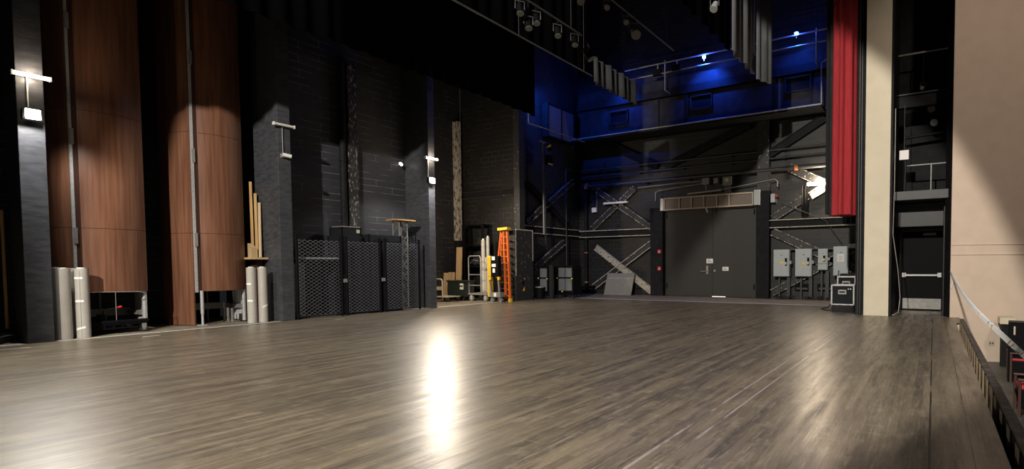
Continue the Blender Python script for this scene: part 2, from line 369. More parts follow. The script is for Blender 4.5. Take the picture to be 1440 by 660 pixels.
# ================================================================== LEFT: orchestra shell towers
def bulge(p, q, h, n=14):
    p = V(*p, 0); q = V(*q, 0); d = q - p; o = V(d.y, -d.x, 0).normalized()
    if o.x < 0: o = -o
    return [tuple((p + d * (i / n) + o * h * (1 - (2 * i / n - 1) ** 2)).xy) for i in range(n + 1)]
def shell(loc, c0, c1, w0, zb, wz, label, ret):
    t = thing('shell_tower', label, 'shell tower', loc, 'timber shell towers')
    plan = bulge(c0, c1, .16)
    seams = (zb, 2.22, 4.62, 9.6)
    for a, b in zip(seams, seams[1:]):
        MB().sheet(plan, a + .004, b - .004, .035).build('centre_panel', 'wood', t)
    wing = bulge(w0, (c0[0] - .02, c0[1] - .15), .05, 8)
    for a, b in zip((wz, 2.22, 4.62), (2.22, 4.62, 9.6)):
        MB().sheet(wing, a + .004, b - .004, .035).build('wing_panel', 'wood', t)
    MB().sheet(bulge(c1, ret, -.02, 4), zb, 9.6, .03).build('side_return', 'woodd', t)
    MB().box((c0[0] - .04, c0[1] - .085, zb), (c0[0] + .02, c0[1] - .005, 9.6)).build('dark_edge', 'woodd', t)
    e = MB().box((c0[0] - .02, c0[1] - .135, zb - .02), (c0[0] + .035, c0[1] - .09, 9.6)).build('edge_strip', 'alu', t)
    for z in (1.9, 3.9, 6.2): MB().box((c0[0] + .03, c0[1] - .13, z), (c0[0] + .06, c0[1] - .07, z + .32)).build('hinge', 'steel', e)
    return t
shA = shell((-15.4, 4.6, 0), (-15.12, 4.15), (-15.22, 5.22), (-16.25, 3.60), .88, .55,
            'timber shell tower between first pier and dark gap, standing on black castor frame', (-15.55, 5.32))
shB = shell((-15.6, 6.7, 0), (-15.30, 6.31), (-15.42, 7.32), (-16.32, 5.93), .82, .01,
            'timber shell tower with its wing panel reaching the floor, beside dark pier', (-15.75, 7.42))
# undercarriage of each tower: silver legs and channels
for sh, x0, y0, y1, wh in ((shA, -15.2, 4.15, 5.2, False), (shB, -15.36, 6.33, 7.3, True)):
    zb = .9 if sh is shA else .84
    for k in range(6):
        MB().cyl((x0 - .22 - .12 * k, y1 + .02 + .015 * k, .03 if sh is shB else .22), (x0 - .22 - .12 * k, y1 + .02 + .015 * k, zb + .5), .035, 10).build('post', 'alu', sh)
    MB().cyl((x0 - .06, y1 - .02, .03 if sh is shB else .22), (x0 - .06, y1 - .02, zb), .045, 12).build('post', 'alu', sh)
    MB().bar((x0 - .9, y0, .40), (x0 - .9, y1, .40), .06, .16).bar((x0 - .9, y1 - .04, .4), (x0 - .1, y1 - .04, .4), .06, .1).build('base_channel', 'steel', sh)
    for k in range(4):
        MB().bar((x0 - .95, y0 + .25 + .2 * k, .9), (x0 - .35, y1 - .05, 1.35 + .12 * k), .04, .05).build('diagonal_brace', 'black', sh)
    MB().cyl((x0 - .9, (y0 + y1) / 2, 0.0), (x0 - .9, (y0 + y1) / 2, 1.6), .018).build('rear_rod', 'steel', sh)
MB().cyl((-15.22, 6.27, .28), (-15.22, 6.27, .84), .036, 12).cyl((-15.22, 6.27, .0), (-15.22, 6.27, .28), .026).box((-15.36, 6.19, 0), (-15.12, 6.33, .02)).build('front_leg', 'alu', shB)
for k in range(3): MB().box((-15.5 - .2 * k, 7.0, 0), (-15.46 - .2 * k, 7.04, .36)).build('foot', 'steel', shB)
for (x, y) in ((-16.2, 6.5), (-15.5, 7.25)):
    f = MB().cyl((x, y - .03, .075), (x, y + .03, .075), .075, 14).box((x - .03, y - .045, .07), (x + .03, y + .045, .2)).build('castor', 'rubber', shB)
# black wheeled frame under tower A
dl = thing('castor_frame', 'low black castor frame with wire guard and red-tipped lever', 'trolley', (-15.4, 4.65, 0))
MB().box((-15.9, 4.05, .19), (-14.95, 5.12, .235)).box((-15.0, 4.05, .235), (-14.93, 5.14, .29)).build('deck', 'black', dl)
m = MB()
for z in (.12, .2): m.bar((-14.98, 4.1, z), (-14.98, 5.02, z), .03, .03)
for k in range(7): m.bar((-14.98, 4.1 + k * .15, .1), (-14.98, 4.1 + k * .15, .21), .03, .04)
m.build('ladder_rail', 'black', dl)
for (x, y) in ((-15.0, 5.06), (-15.85, 5.06), (-15.0, 4.1), (-15.85, 4.1)):
    c = MB().cyl((x - .03, y, .075), (x + .03, y, .075), .075, 16).build('castor', 'rubber', dl)
    MB().box((x - .045, y - .04, .09), (x + .045, y + .04, .19)).cyl((x + .03, y, .075), (x + .042, y, .075), .03, 10).build('fork', 'steel', c)
MB().tube([(-14.97, 5.12, .25), (-14.97, 5.12, .80), (-14.97, 5.08, .86), (-14.97, 5.0, .88), (-14.97, 4.05, .90)], .008, 6).tube([(-14.97, 4.6, .25), (-14.97, 4.6, .89)], .006, 6).build('wire_guard', 'steel', dl)
lv = MB().tube([(-15.1, 4.4, .3), (-15.05, 4.42, .5), (-15.0, 4.64, .56)], .012, 6).box((-15.15, 4.33, .24), (-15.03, 4.46, .42)).build('lever', 'black', dl)
MB().cyl((-15.0, 4.62, .556), (-14.998, 4.70, .572), .022, 10).build('red_grip', 'redp', lv)

# rolls of vinyl flooring
def roll(loc, r, h, label, grp, bands):
    t = thing('flooring_roll', label, 'roll', loc, grp); x, y, z = loc
    MB().cyl((x, y, 0), (x, y, h), r, 32).build('roll_body', 'roll', t)
    MB().cyl((x, y, h), (x, y, h + .02), r * .6, 20).build('end_plug', 'white', t)
    for a, zz, tilt in bands:
        m = MB(); pts = []
        for i in range(9):
            an = a + (i - 4) * .16
            pts.append((x + math.cos(an) * (r + .003), y + math.sin(an) * (r + .003), zz + tilt * (i - 4) * .01))
        m.add([V(*p) + V(0, 0, -.022) for p in pts] + [V(*p) + V(0, 0, .022) for p in pts], [(i, i + 1, 10 + i, 9 + i) for i in range(8)], True)
        m.build('tape_band', 'tape', t)
    if len(bands) == 3: MB().bar((x + math.cos(-.5) * (r + .002), y + math.sin(-.5) * (r + .002), .02), (x + math.cos(-.5) * (r + .002), y + math.sin(-.5) * (r + .002), h - .05), .004, .004, (1, 0, 0)).build('loose_edge', 'steel', t)
G = 'upright flooring rolls beside the piers'
roll((-14.72, 3.74, 0), .113, 1.39, 'grey flooring roll by first pier, front one without tape bands', G, [])
roll((-14.76, 4.02, 0), .113, 1.39, 'grey flooring roll by castor frame wrapped with three white tape bands', G, [(-.75, 1.2, 0), (-.7, .74, 0), (-.6, .2, .5)])
roll((-14.96, 3.68, 0), .105, 1.40, 'grey flooring roll squeezed behind untaped roll, against first pier', G, [])
roll((-14.975, 3.925, 0), .105, 1.38, 'grey flooring roll half hidden behind the two front rolls', G, [])
roll((-14.80, 7.17, 0), .104, 1.39, 'grey flooring roll under timber offcut bracket, taped twice on one side', G, [(-1.2, .98, 0), (-.9, .56, 0)])
roll((-14.78, 7.42, 0), .108, 1.39, 'grey flooring roll next to second pier with one low tape tag', G, [(.1, .42, .8)])

# timber on the bracket behind shell B
bk = thing('wall_bracket', 'dark wall bracket shelf behind flooring rolls, carrying timber', 'bracket', (-15.6, 7.6, 0))
box((-15.64, 7.30, 1.60), (-15.05, 7.72, 1.65)).build('shelf_board', 'tan', bk)
box((-15.60, 7.55, 0), (-15.30, 7.70, 1.6)).build('bracket_post', 'woodd', bk)
tag(MB().prism([(-15.45, 1.65), (-15.25, 1.65), (-15.25, 1.88), (-15.35, 1.92), (-15.45, 2.02)], 7.42, 7.56, 'y').build('timber_offcut', 'tan', None, (-15.35, 7.5, 1.65)), 'short cracked timber offcut standing on wall bracket', 'offcut')
for i, (x, y, lx, h, mt, lb) in enumerate(((-15.52, 7.60, .05, 3.2, 'oak', 'longest golden timber plank leaning on wall beside second pier'), (-15.40, 7.64, .03, 2.7, 'oak', 'middle golden timber plank leaning beside second pier'),
                                       (-15.30, 7.67, .0, 2.3, 'tan', 'shortest pale plank leaning beside second pier'))):
    tag(MB().bar((x + .06, y - .05, 1.66), (x - .02 - lx, y, 1.66 + h * .62), .06, .035).build('timber_plank', mt, None, (x, y, 1.66)), lb, 'plank', 'timber leaning by second pier')
# gear at the far left edge
rk = thing('equipment_rack', 'black equipment rack with yellow-edged side in near left bay', 'rack', (-15.6, 2.6, 0))
m = MB()
for x in (-15.9, -15.25):
    for y in (2.3, 3.0): m.bar((x, y, 0), (x, y, 2.25), .05, .05)
m.build('rack_frame', 'black', rk)
for z in (.45, .95, 1.45, 1.95, 2.22): box((-15.92, 2.28, z), (-15.23, 3.02, z + .03)).build('shelf', 'black', rk)
box((-15.26, 3.06, .25), (-15.23, 3.10, 2.5)).build('yellow_edge', 'oak', rk)
for i in range(9):
    z = (.48, .98, 1.48)[i % 3]; x = -15.3 - .1 * (i // 3); y = 2.4 + .25 * (i // 3)
    t = thing('stage_light', 'black stage light on rack shelf, %s' % ['lowest shelf, near end', 'second shelf, near end', 'third shelf, near end', 'lowest shelf, middle', 'second shelf, middle', 'third shelf, middle', 'lowest shelf, far end', 'second shelf, far end', 'third shelf, far end'][i], 'stage light', (x, y, z), 'stored stage lights')
    MB().cyl((x - .12, y, z + .12), (x + .12, y, z + .12), .09, 14, .11).build('can', 'black', t)
    MB().cyl((x + .12, y, z + .12), (x + .13, y, z + .12), .085, 14).build('lens', 'steel', t)
    MB().tube([(x, y - .12, z + .12), (x, y - .12, z + .30), (x, y + .12, z + .30), (x, y + .12, z + .12)], .012, 6).build('yoke', 'steel', t)
for i, (y, lb) in enumerate(((2.55, 'black cable coil on floor before rack, nearer one'), (2.95, 'black cable coil on floor beside first pier'))):
    m = MB()
    for k in range(5):
        m.tube([(-15.0 + math.cos(a) * (.13 + .01 * k), y + math.sin(a) * (.13 + .012 * k), .02 + .03 * k + .015 * math.sin(3 * a)) for a in [j * PI / 10 for j in range(21)]], .014, 6)
    tag(m.build('cable_coil', 'rubber', None, (-15.0, y, 0)), lb, 'cable', 'cable coils by first pier')

# ================================================================== lamps on the piers
def strip_light(y, z, on, label, x=-14.5, L=.5, axis='y'):
    t = thing('strip_light', label, 'strip light', (x, y, z), 'strip lights')
    if axis == 'y':
        MB().box((x, y - L / 2, z), (x + .05, y + L / 2, z + .06)).build('housing', 'white', t, bevel=.006)
        MB().cyl((x + .085, y - L / 2 + .01, z + .02), (x + .085, y + L / 2 - .01, z + .02), .034, 12).build('tube', 'tube_on' if on else 'tube_off', t)
        for s in (-1, 1): MB().box((x + .04, y + s * L / 2 - .012, z - .02), (x + .12, y + s * L / 2 + .012, z + .06)).build('end_cap', 'white', t)
    else:
        MB().box((y - L / 2, x - .05, z), (y + L / 2, x, z + .06)).build('housing', 'white', t, bevel=.006)
        MB().cyl((y - L / 2 + .01, x - .085, z + .02), (y + L / 2 - .01, x - .085, z + .02), .036, 12).build('tube', 'tube_on' if on else 'tube_off', t)
        t.location = (y, x, z)
        for o in [c for c in bpy.data.objects if c.parent == t]: o.location = V(x - y, y - x, 0)
    return t
strip_light(3.37, 4.92, True, 'lit strip light on first pier above flood lamp')
strip_light(7.87, 5.0, False, 'unlit strip light on second pier above small white spotlight')
strip_light(12.58, 4.94, True, 'lit strip light on third pier beyond the fence')
def flood(y, label, z=4.21):
    t = thing('flood_lamp', label, 'flood lamp', (-14.5, y, z), 'work floods')
    MB().box((-14.5, y - .05, z - .05), (-14.46, y + .05, z + .05)).bar((-14.48, y, z), (-14.40, y, z), .03, .03).build('bracket', 'steel', t)
    MB().prism([(-14.42, z - .07), (-14.32, z - .115), (-14.30, z - .09), (-14.32, z + .115), (-14.42, z + .07)], y - .13, y + .13, 'y').build('housing', 'black', t)
    MB().box((-14.315, y - .10, z - .085), (-14.285, y + .10, z + .095)).build('lens', 'flood_on', t, bevel=.01)
    MB().tube([(-14.47, y - .02, z + .05), (-14.47, y - .02, 4.93)], .012, 6).build('conduit', 'white', t)
    return t
flood(3.34, 'glaring flood lamp on first pier'); flood(12.5, 'glaring flood lamp on third pier by far recess')
sp = thing('small_spotlight', 'small white unlit spotlight on second pier under strip light', 'spotlight', (-14.5, 7.86, 4.25))
MB().cyl((-14.42, 7.82, 4.27), (-14.36, 8.0, 4.24), .05, 14).build('head', 'white', sp)
MB().box((-14.5, 7.80, 4.2), (-14.45, 7.9, 4.3)).bar((-14.47, 7.85, 4.25), (-14.40, 7.88, 4.26), .03, .03).build('bracket', 'steel', sp)
MB().tube([(-14.47, 7.85, 4.3), (-14.47, 7.85, 5.0)], .01, 6).build('conduit', 'steel', sp)
sl = thing('wall_lamp', 'small lit lamp on block wall before third pier', 'lamp', (-15.62, 12.3, 4.84))
MB().box((-15.66, 12.25, 4.8), (-15.58, 12.35, 4.9)).build('back_box', 'steel', sl)
MB().cyl((-15.58, 12.28, 4.86), (-15.45, 12.22, 4.80), .05, 12).build('head', 'small_on', sl)

# ================================================================== chain-link fence
fc = thing('chain_link_fence', 'black chain-link fence of three mesh panels between second and third pier', 'fence', (-14.56, 10.2, 0))
FX = -14.56
posts = (8.17, 9.42, 9.58, 10.66, 10.86, 12.12)
for y in posts:
    MB().cyl((FX, y, 0), (FX, y, 2.22), .035, 10).cyl((FX, y, 2.22), (FX, y, 2.26), .042, 10).build('post', 'black', fc)
def chain(y0, y1, z0, z1, p=.075):
    m = MB(); n = int((y1 - y0) / p); w = .009; k = int((z1 - z0) / p)
    for i in range(n + 1):
        yb = y0 + i * p
        fl_ = 1 if i % 2 else -1
        pts = [(FX + fl_ * (.005 if j % 2 else -.005), min(y1, max(y0, yb + fl_ * (p / 2 if j % 2 else -p / 2))), z0 + j * p / 2 * 1.25) for j in range(int((z1 - z0) / (p * .625)) + 1)]
        m.tube(pts, w, 4, False)
    return m
for a, b in ((8.21, 9.38), (9.62, 10.62), (10.90, 12.08)):
    pn = chain(a, b, .06, 2.14).build('mesh_panel', 'mesh', fc)
    MB().cyl((FX, a, .06), (FX, b, .06), .016, 8).build('rail', 'black', pn)
for y in (9.46, 10.70):
    MB().box((FX + .02, y, .95), (FX + .06, y + .1, 1.05)).build('latch', 'steel', fc)
# things behind the fence
tb = thing('work_table', 'grey work table behind first fence panel', 'table', (-15.2, 9.0, 0))
box((-15.55, 8.3, 1.62), (-14.8, 9.5, 1.66)).build('table_top', 'panelgrey', tb)
for x in (-15.5, -14.85):
    for y in (8.35, 9.45): MB().bar((x, y, 0), (x, y, 1.62), .05, .05).build('leg', 'black', tb)
tag(box((-15.6, 8.35, 0), (-15.55, 8.95, 1.5)).build('steel_sheet', 'panelgrey', None, (-15.57, 8.65, 0)), 'blue-grey sheet standing against block wall behind fence', 'sheet')
def road(loc, sx, sy, sz, label, lidm='steel', name='road_case', grp='road cases behind the fence'):
    x, y, z = loc; t = thing(name, label, 'road case', loc, grp)
    box((x - sx / 2, y - sy / 2, z), (x + sx / 2, y + sy / 2, z + sz * .8)).build('body', 'case', t, bevel=.015)
    box((x - sx / 2, y - sy / 2, z + sz * .8 + .004), (x + sx / 2, y + sy / 2, z + sz)).build('lid', 'case', t, bevel=.015)
    for a in (-1, 1):
        for b in (-1, 1): MB().bar((x + a * sx / 2, y + b * sy / 2, z), (x + a * sx / 2, y + b * sy / 2, z + sz), .03, .03).build('corner_angle', lidm, t)
    return t
road((-15.15, 9.95, 0), .7, .7, 1.2, 'large black road case behind middle fence panel, lowest of stack', 'black')
road((-15.15, 9.95, 1.2), .7, .62, 1.1, 'dark road case stacked between large case and silver-lidded case', 'black')
cs = road((-15.2, 10.0, 2.3), .55, .6, .26, 'small silver-lidded case on top of stack, with pale yellow label', 'black')
box((-15.45, 9.72, 2.565), (-14.95, 10.3, 2.59)).build('silver_lid', 'steel', cs)
box((-14.924, 10.16, 2.40), (-14.92, 10.27, 2.50)).build('yellow_label', 'beige', cs)
road((-15.02, 10.92, 0), .8, 1.1, 1.25, 'broad black road case behind third fence panel, lower one', 'black')
road((-15.02, 10.92, 1.25), .8, 1.12, 1.12, 'broad black road case behind third fence panel, stacked upper one', 'black')
# truss stand with timber top
ts = thing('truss_stand', 'slim lattice stand with round-edged timber top behind fence', 'stand', (-14.95, 11.85, 0))
m = MB(); q = [(-15.07, 11.55), (-14.77, 11.55), (-14.77, 11.85), (-15.07, 11.85)]
for x, y in q: MB().cyl((x, y, 0), (x, y, 2.86), .022, 8).build('leg', 'boxgrey', ts)
for i in range(7):
    z = .1 + i * .39
    for (a, b) in zip(q, q[1:] + q[:1]): m.cyl((*a, z), (*b, z + .36), .010, 6)
m.build('lattice', 'boxgrey', ts)
MB().prism([(-15.2, 11.38), (-14.66, 11.38), (-14.62, 11.5), (-14.62, 12.0), (-14.66, 12.1), (-15.2, 12.1)], 2.86, 2.90, 'z').build('timber_top', 'oak', ts)
# wrapped riser pipe and peeling column on the block wall
rp = thing('riser_pipe', 'black riser pipe beside flaking column on block wall', 'pipe', (-15.5, 10.5, 2.4))
MB().cyl((-15.52, 10.18, 2.4), (-15.52, 10.18, 7.6), .10, 14).build('pipe_run', 'blk', rp)
for z in (3.2, 4.6, 6.0): MB().cyl((-15.52, 10.18, z), (-15.52, 10.18, z + .06), .118, 14).build('collar', 'blk', rp)
tag(MB().box((-15.66, 10.42, 0), (-15.46, 10.50, 7.6)).box((-15.52, 10.34, 0), (-15.44, 10.62, 7.6)).build('steel_column', 'peel3', None, (-15.5, 10.48, 0)), 'flaking steel column on block wall behind fence', 'column')

# ================================================================== far recess
def drape(name, plan0, plan1, z0, z1, folds, amp, m, label, cat, group=None, th=.012, hem=0):
    a = V(*plan0, 0); b = V(*plan1, 0); d = b - a; o = V(d.y, -d.x, 0).normalized(); n = folds * 8
    mb = MB(); A = []; B = []
    for i in range(n + 1):
        t = i / n; w = amp * math.sin(t * folds * 2 * PI) + amp * .4 * math.sin(t * folds * 3.1 + 1)
        p = a + d * t
        A.append(p + o * w + V(0, 0, z0 + hem * math.sin(t * 23) )); B.append(p + o * w * .75 + V(0, 0, z1))
    vs = A + B + [x + o * th for x in A] + [x + o * th for x in B]; k = n + 1; fs = []
    for i in range(n):
        fs += [(i, i + 1, k + i + 1, k + i), (2 * k + i + 1, 2 * k + i, 3 * k + i, 3 * k + i + 1), (i + 1, i, 2 * k + i, 2 * k + i + 1), (k + i, k + i + 1, 3 * k + i + 1, 3 * k + i)]
    fs += [(0, k, 3 * k, 2 * k), (k - 1, 2 * k - 1, 4 * k - 1, 3 * k - 1)]
    mb.add(vs, fs, True)
    return tag(mb.build(name, m, None, (a.x + d.x / 2, a.y + d.y / 2, z0)), label, cat, group)
drape('black_drape', (-17.95 + .15, 13.2), (-17.8, 15.6), .02, 7.5, 12, .07, 'cloth', 'black pleated drape at back of far recess', 'drape')
pc = P(646, 345, 'x', -17.8)
t = thing('steel_column', 'flaking white-patched column at back of far recess', 'column', (-17.85, pc.y, 0))
for nm, m_, a, b in (('flaking_shaft', 'peel4', 2.5, 7.6), ('plain_shaft', 'blk', 0, 2.5)):
    MB().box((-17.76, pc.y - .10, a), (-17.72, pc.y + .10, b)).box((-17.96, pc.y - .02, a), (-17.76, pc.y + .02, b)).box((-18.0, pc.y - .10, a), (-17.96, pc.y + .10, b)).build(nm, m_, t)
def hbeam(name, p, q, h, w, m, label, cat='beam', group=None, up=(0, 0, 1), flange=None):
    """I-section: web and two flanges as parts"""
    p = V(*p); q = V(*q); d = (q - p).normalized(); sd = d.cross(V(*up))
    if sd.length < 1e-4: sd = V(1, 0, 0)
    u = sd.cross(d).normalized() * h / 2
    t = thing(name, label, cat, (p + q) / 2, group)
    MB().bar(p, q, .03, h, u).build('web', m, t)
    for s in (-1, 1): MB().bar(p + u * s, q + u * s, w, .035, u).build('flange', flange or m, t)
    return t
a = P(650, 279, 'y', 17.3); b = P(716, 268, 'y', 17.3)
hbeam('wall_beam', (-17.8, 17.25, (a.z + b.z) / 2), (-14.9, 17.25, (a.z + b.z) / 2), .28, .18, 'blk', 'black wall beam with pale upper flange in far recess', flange='peel')

# black storage rack
rk = thing('storage_rack', 'tall black storage rack at back of far recess', 'rack', (-16.6, 17.0, 0))
x0 = P(652, 420, 'y', 16.8).x; x1 = P(681, 420, 'y', 16.8).x
m = MB()
for x in (x0, x0 + .09, x1 - .09, x1):
    for y in (16.8, 17.2): m.bar((x, y, 0), (x, y, 3.15), .045, .045)
m.build('uprights', 'black', rk)
for z in (.5, 1.35, 2.25, 3.1): MB().box((x0, 16.8, z), (x1, 17.2, z + .05)).build('shelf', 'black', rk)
bt = thing('black_bag', 'black crumpled bag with pale straps on rack middle shelf', 'bag', ((x0 + x1) / 2, 17, 1.4))
xm = (x0 + x1) / 2
m = MB(); rings = []
for i in range(7):
    ph = -PI / 2 + PI * i / 6
    rings.append([V(xm + .33 * math.cos(ph) * math.cos(a) * (1 + .12 * math.sin(3 * a + i)), 17 + .17 * math.cos(ph) * math.sin(a), 1.57 + .17 * math.sin(ph) + .02 * math.sin(5 * a)) for a in [k * PI / 8 for k in range(16)]])
m.add([p for r in rings for p in r], [(i * 16 + k, i * 16 + (k + 1) % 16, (i + 1) * 16 + (k + 1) % 16, (i + 1) * 16 + k) for i in range(6) for k in range(16)], True); m.build('bag_body', 'cloth', bt)
MB().tube([(xm - .2, 16.84, 1.5), (xm, 16.80, 1.66), (xm + .25, 16.84, 1.6)], .015, 6).build('strap', 'steel', bt)
# cover for boards etc.
def board(px0, px1, ptop, y, z0, th, m, label, cat='board', lean=.12, name='plywood_board', grp='boards standing in far recess'):
    A = P(px0, ptop, 'y', y); B = P(px1, ptop, 'y', y); h = A.z - z0
    mb = MB().box((A.x, y - th, z0), (B.x, y, A.z)); mb.v = [v + V(0, lean * (v.z - z0) / h, 0) for v in mb.v]
    return tag(mb.build(name, m, None, ((A.x + B.x) / 2, y, z0)), label, cat, grp)
board(640.5, 647.5, 348, 16.45, 0, .06, 'tan', 'tall tan plywood strip standing in far recess by flaking column')
# green crate on flat cart
ct = thing('flat_cart', 'flat beige platform truck with folding handle, next to third pier', 'platform truck', (-16.9, 15.3, 0), 'carts in far recess')
cxx, cyy = -16.9, 15.25
box((cxx - .35, cyy - .35, .17), (cxx + .55, cyy + .35, .21)).build('deck', 'beige', ct, bevel=.01)
for a in (-.28, .46):
    for b in (-.28, .28):
        w = MB().cyl((cxx + a, cyy + b - .02, .06), (cxx + a, cyy + b + .02, .06), .06, 12).build('castor', 'rubber', ct)
        MB().box((cxx + a - .03, cyy + b - .03, .07), (cxx + a + .03, cyy + b + .03, .17)).build('fork', 'steel', w)
hx0 = cxx - .33; hx1 = cxx + .25
MB().tube([(hx0, cyy - .3, .2), (hx0, cyy - .3, .82), (hx0 + .05, cyy - .3, .89), (hx1 - .05, cyy - .3, .89), (hx1, cyy - .3, .82), (hx1, cyy - .3, .2)], .022, 8).box((hx0, cyy - .31, .46), (hx1, cyy - .29, .6)).build('handle', 'beige', ct)
gc = thing('ribbed_crate', 'dark green ribbed crate with white label behind platform truck', 'crate', (-16.7, 15.9, 0))
gx0 = P(629, 420, 'y', 15.7).x; gx1 = P(653, 420, 'y', 15.7).x
box((gx0, 15.72, .16), (gx1, 16.25, .78)).build('body', 'green', gc, bevel=.02)
for i in range(7): 
    xx = gx0 + .04 + i * (gx1 - gx0 - .34) / 6
    box((xx, 15.69, .18), (xx + .05, 15.73, .76)).build('rib', 'green', gc)
box((gx0 - .03, 15.68, .76), (gx1 + .03, 16.28, .82)).build('rim', 'green', gc)
lb = box((gx1 - .27, 15.705, .46), (gx1 - .06, 15.721, .70)).build('label', 'paper', gc)
box((gx1 - .25, 15.703, .56), (gx1 - .08, 15.706, .62)).build('label_text', 'ink', lb)
for a in (gx0 + .1, gx1 - .1):
    for b in (15.8, 16.15): MB().cyl((a - .02, b, .07), (a + .02, b, .07), .07, 12).box((a - .035, b - .03, .08), (a + .035, b + .03, .16)).build('castor', 'rubber', gc)
for i, (u0, u1, tp, yy, lb) in enumerate(((622.5, 628.5, 384, 15.95, 'tan plywood offcut, outermost behind ribbed crate'), (629.5, 633, 383, 16.33, 'narrow tan plywood offcut behind ribbed crate'), (634, 637.5, 383, 16.33, 'tan plywood offcut behind ribbed crate, next to tall strip'))):
    board(u0, u1, tp, yy, 0, .04, 'tan', lb, lean=.1)
# large platform cart with tall tube handle
pcx0 = P(659, 418, 'y', 16.0).x; pcx1 = P(689, 418, 'y', 16.0).x
pc2 = thing('platform_cart', 'large grey platform cart with tall tube handle and big wheels', 'cart', ((pcx0 + pcx1) / 2, 16, 0), 'carts in far recess')
box((pcx0, 15.92, .24), (pcx1, 16.6, .31)).build('deck', 'steel', pc2, bevel=.01)
hx1 = pcx0 + .72
MB().tube([(pcx0 + .06, 15.97, .3), (pcx0 + .06, 15.97, 1.72), (pcx0 + .12, 15.97, 1.80), (hx1 - .06, 15.97, 1.80), (hx1, 15.97, 1.72), (hx1, 15.97, .3)], .026, 8).tube([(pcx0 + .06, 15.97, .62), (hx1, 15.97, .62)], .02, 8).tube([(pcx0 + .06, 15.97, 1.05), (hx1, 15.97, 1.05)], .02, 8).build('handle', 'steel', pc2)
for a in (pcx0 + .2, pcx1 - .2):
    for b in (15.98, 16.5):
        w = MB().cyl((a - 0, b - .03, .11), (a, b + .03, .11), .11, 16).build('wheel', 'steel', pc2)
        MB().cyl((a, b - .035, .11), (a, b + .035, .11), .05, 12).box((a - .04, b - .04, .12), (a + .04, b + .04, .24)).build('hub', 'roll', w)
# pale rolls behind the cart
for i, (u, rr, tp, lb) in enumerate(((679.5, .085, 338, 'pale upright tube behind platform cart, shorter one'), (686, .07, 334, 'pale upright tube behind platform cart, taller one'))):
    A = P(u, tp, 'y', 16.69); t = thing('cardboard_tube', lb, 'tube', (A.x, 16.69, 0), 'pale tubes behind platform cart')
    MB().cyl((A.x, 16.69, 0), (A.x, 16.69, A.z), rr, 20).build('tube_body', 'roll', t)
    MB().cyl((A.x, 16.69, A.z), (A.x, 16.69, A.z + .06), rr * .55, 14).build('end_plug', 'white', t)
board(682, 686.5, 362, 16.66, 0, .05, 'beige', 'pale plank standing between platform cart and yellow lift mast', lean=.05)
# yellow personnel lift
ly = 15.75; lx = P(690, 424, 'y', ly).x
lf = thing('personnel_lift', 'folded personnel lift with yellow mast and dark control box', 'lift', (lx + .2, ly, 0))
A = P(687.5, 360, 'y', ly)
m0 = box((A.x - .07, ly - .02, .2), (A.x + .10, ly + .12, A.z)).build('mast', 'yellow', lf, bevel=.01)
for k in (.02, .06): box((A.x - .055 + k * 1.4, ly - .028, .25), (A.x - .04 + k * 1.4, ly - .02, A.z - .05)).build('mast_groove', 'oak', m0)
B = P(699, 362, 'y', ly)
cb = box((A.x + .16, ly - .08, .98), (B.x + .12, ly + .10, B.z + .05)).build('control_box', 'black', lf, bevel=.01)
for (dx, z, w, h) in ((.06, 1.62, .16, .14), (.06, 1.36, .20, .12), (.1, 1.14, .12, .16)): box((A.x + .16 + dx, ly - .086, z), (A.x + .16 + dx + w, ly - .08, z + h)).build('label', 'paper', cb)
for s in (0, 1):
    xx = A.x + .16 + s * .42
    MB().bar((xx, ly - .05, .22), (xx - .10 + s * .02, ly - .05, 1.0), .05, .05).build('leg', 'steel', lf)
    MB().box((xx - .09 + s * .02, ly - .10, .86), (xx + .0 + s * .02, ly - .03, .98)).build('yellow_clamp', 'yellow', lf)
    w = MB().cyl((xx, ly - .03, .085), (xx, ly + .03, .085), .085, 14).build('castor', 'steel', lf)
    MB().box((xx - .035, ly - .04, .09), (xx + .035, ly + .04, .2)).build('fork', 'steel', w)
bx = box((A.x + .12, ly - .12, .2), (A.x + .66, ly + .14, .38)).build('base', 'boxgrey', lf, bevel=.01)
box((A.x + .34, ly - .125, .22), (A.x + .46, ly - .12, .36)).build('label', 'paper', bx)
MB().box((A.x + .26, ly - .07, .60), (A.x + .5, ly + .05, .94)).build('battery_pack', 'black', lf)
# orange stepladder
yl = 16.2
ld = thing('stepladder', 'orange fibreglass stepladder with yellow top cap, folded against dark box pier', 'ladder', (-14.6, 16.3, 0))
def LP(u, v, y=yl): return P(u, v, 'y', y)
def rail(u0, u1, v0, v1, y, nm, w=.055):
    a = LP(u0, v0, y); b = LP(u1, v1, y); a.z = max(a.z, .02); MB().bar(a, b, w, .09, (0, 1, 0)).build(nm, 'orange', ld); return a, b
fa = rail(698.5, 705, 395, 326, 16.55, 'rear_rail'); fa[0].z
ra, rb = (LP(699.5, 423, 16.5), LP(704.5, 326, 16.5)); 
ga, gb = rail(717.5, 713.5, 424, 326, 16.15, 'front_rail', .06)
ha, hb_ = rail(711.5, 708.5, 420, 326, 16.22, 'front_rail', .05)
ia, ib = rail(702, 706.5, 421, 328, 16.5, 'rear_rail', .045)
for i in range(10):
    t = (i + .6) / 10.4
    a = ha.lerp(hb_, t); b = ga.lerp(gb, t)
    MB().bar(a + V(0, 0, 0), b, .05, .025).build('step', 'orange', ld)
    a = ia.lerp(ib, t); c = ha.lerp(hb_, t)
    MB().bar(a, c, .09, .03).build('step', 'steel', ld)
tc = LP(709.5, 322.5, 16.3); MB().bar(tc + V(-.28, 0, 0), tc + V(.22, 0, .02), .22, .10).build('top_cap', 'yellow', ld)
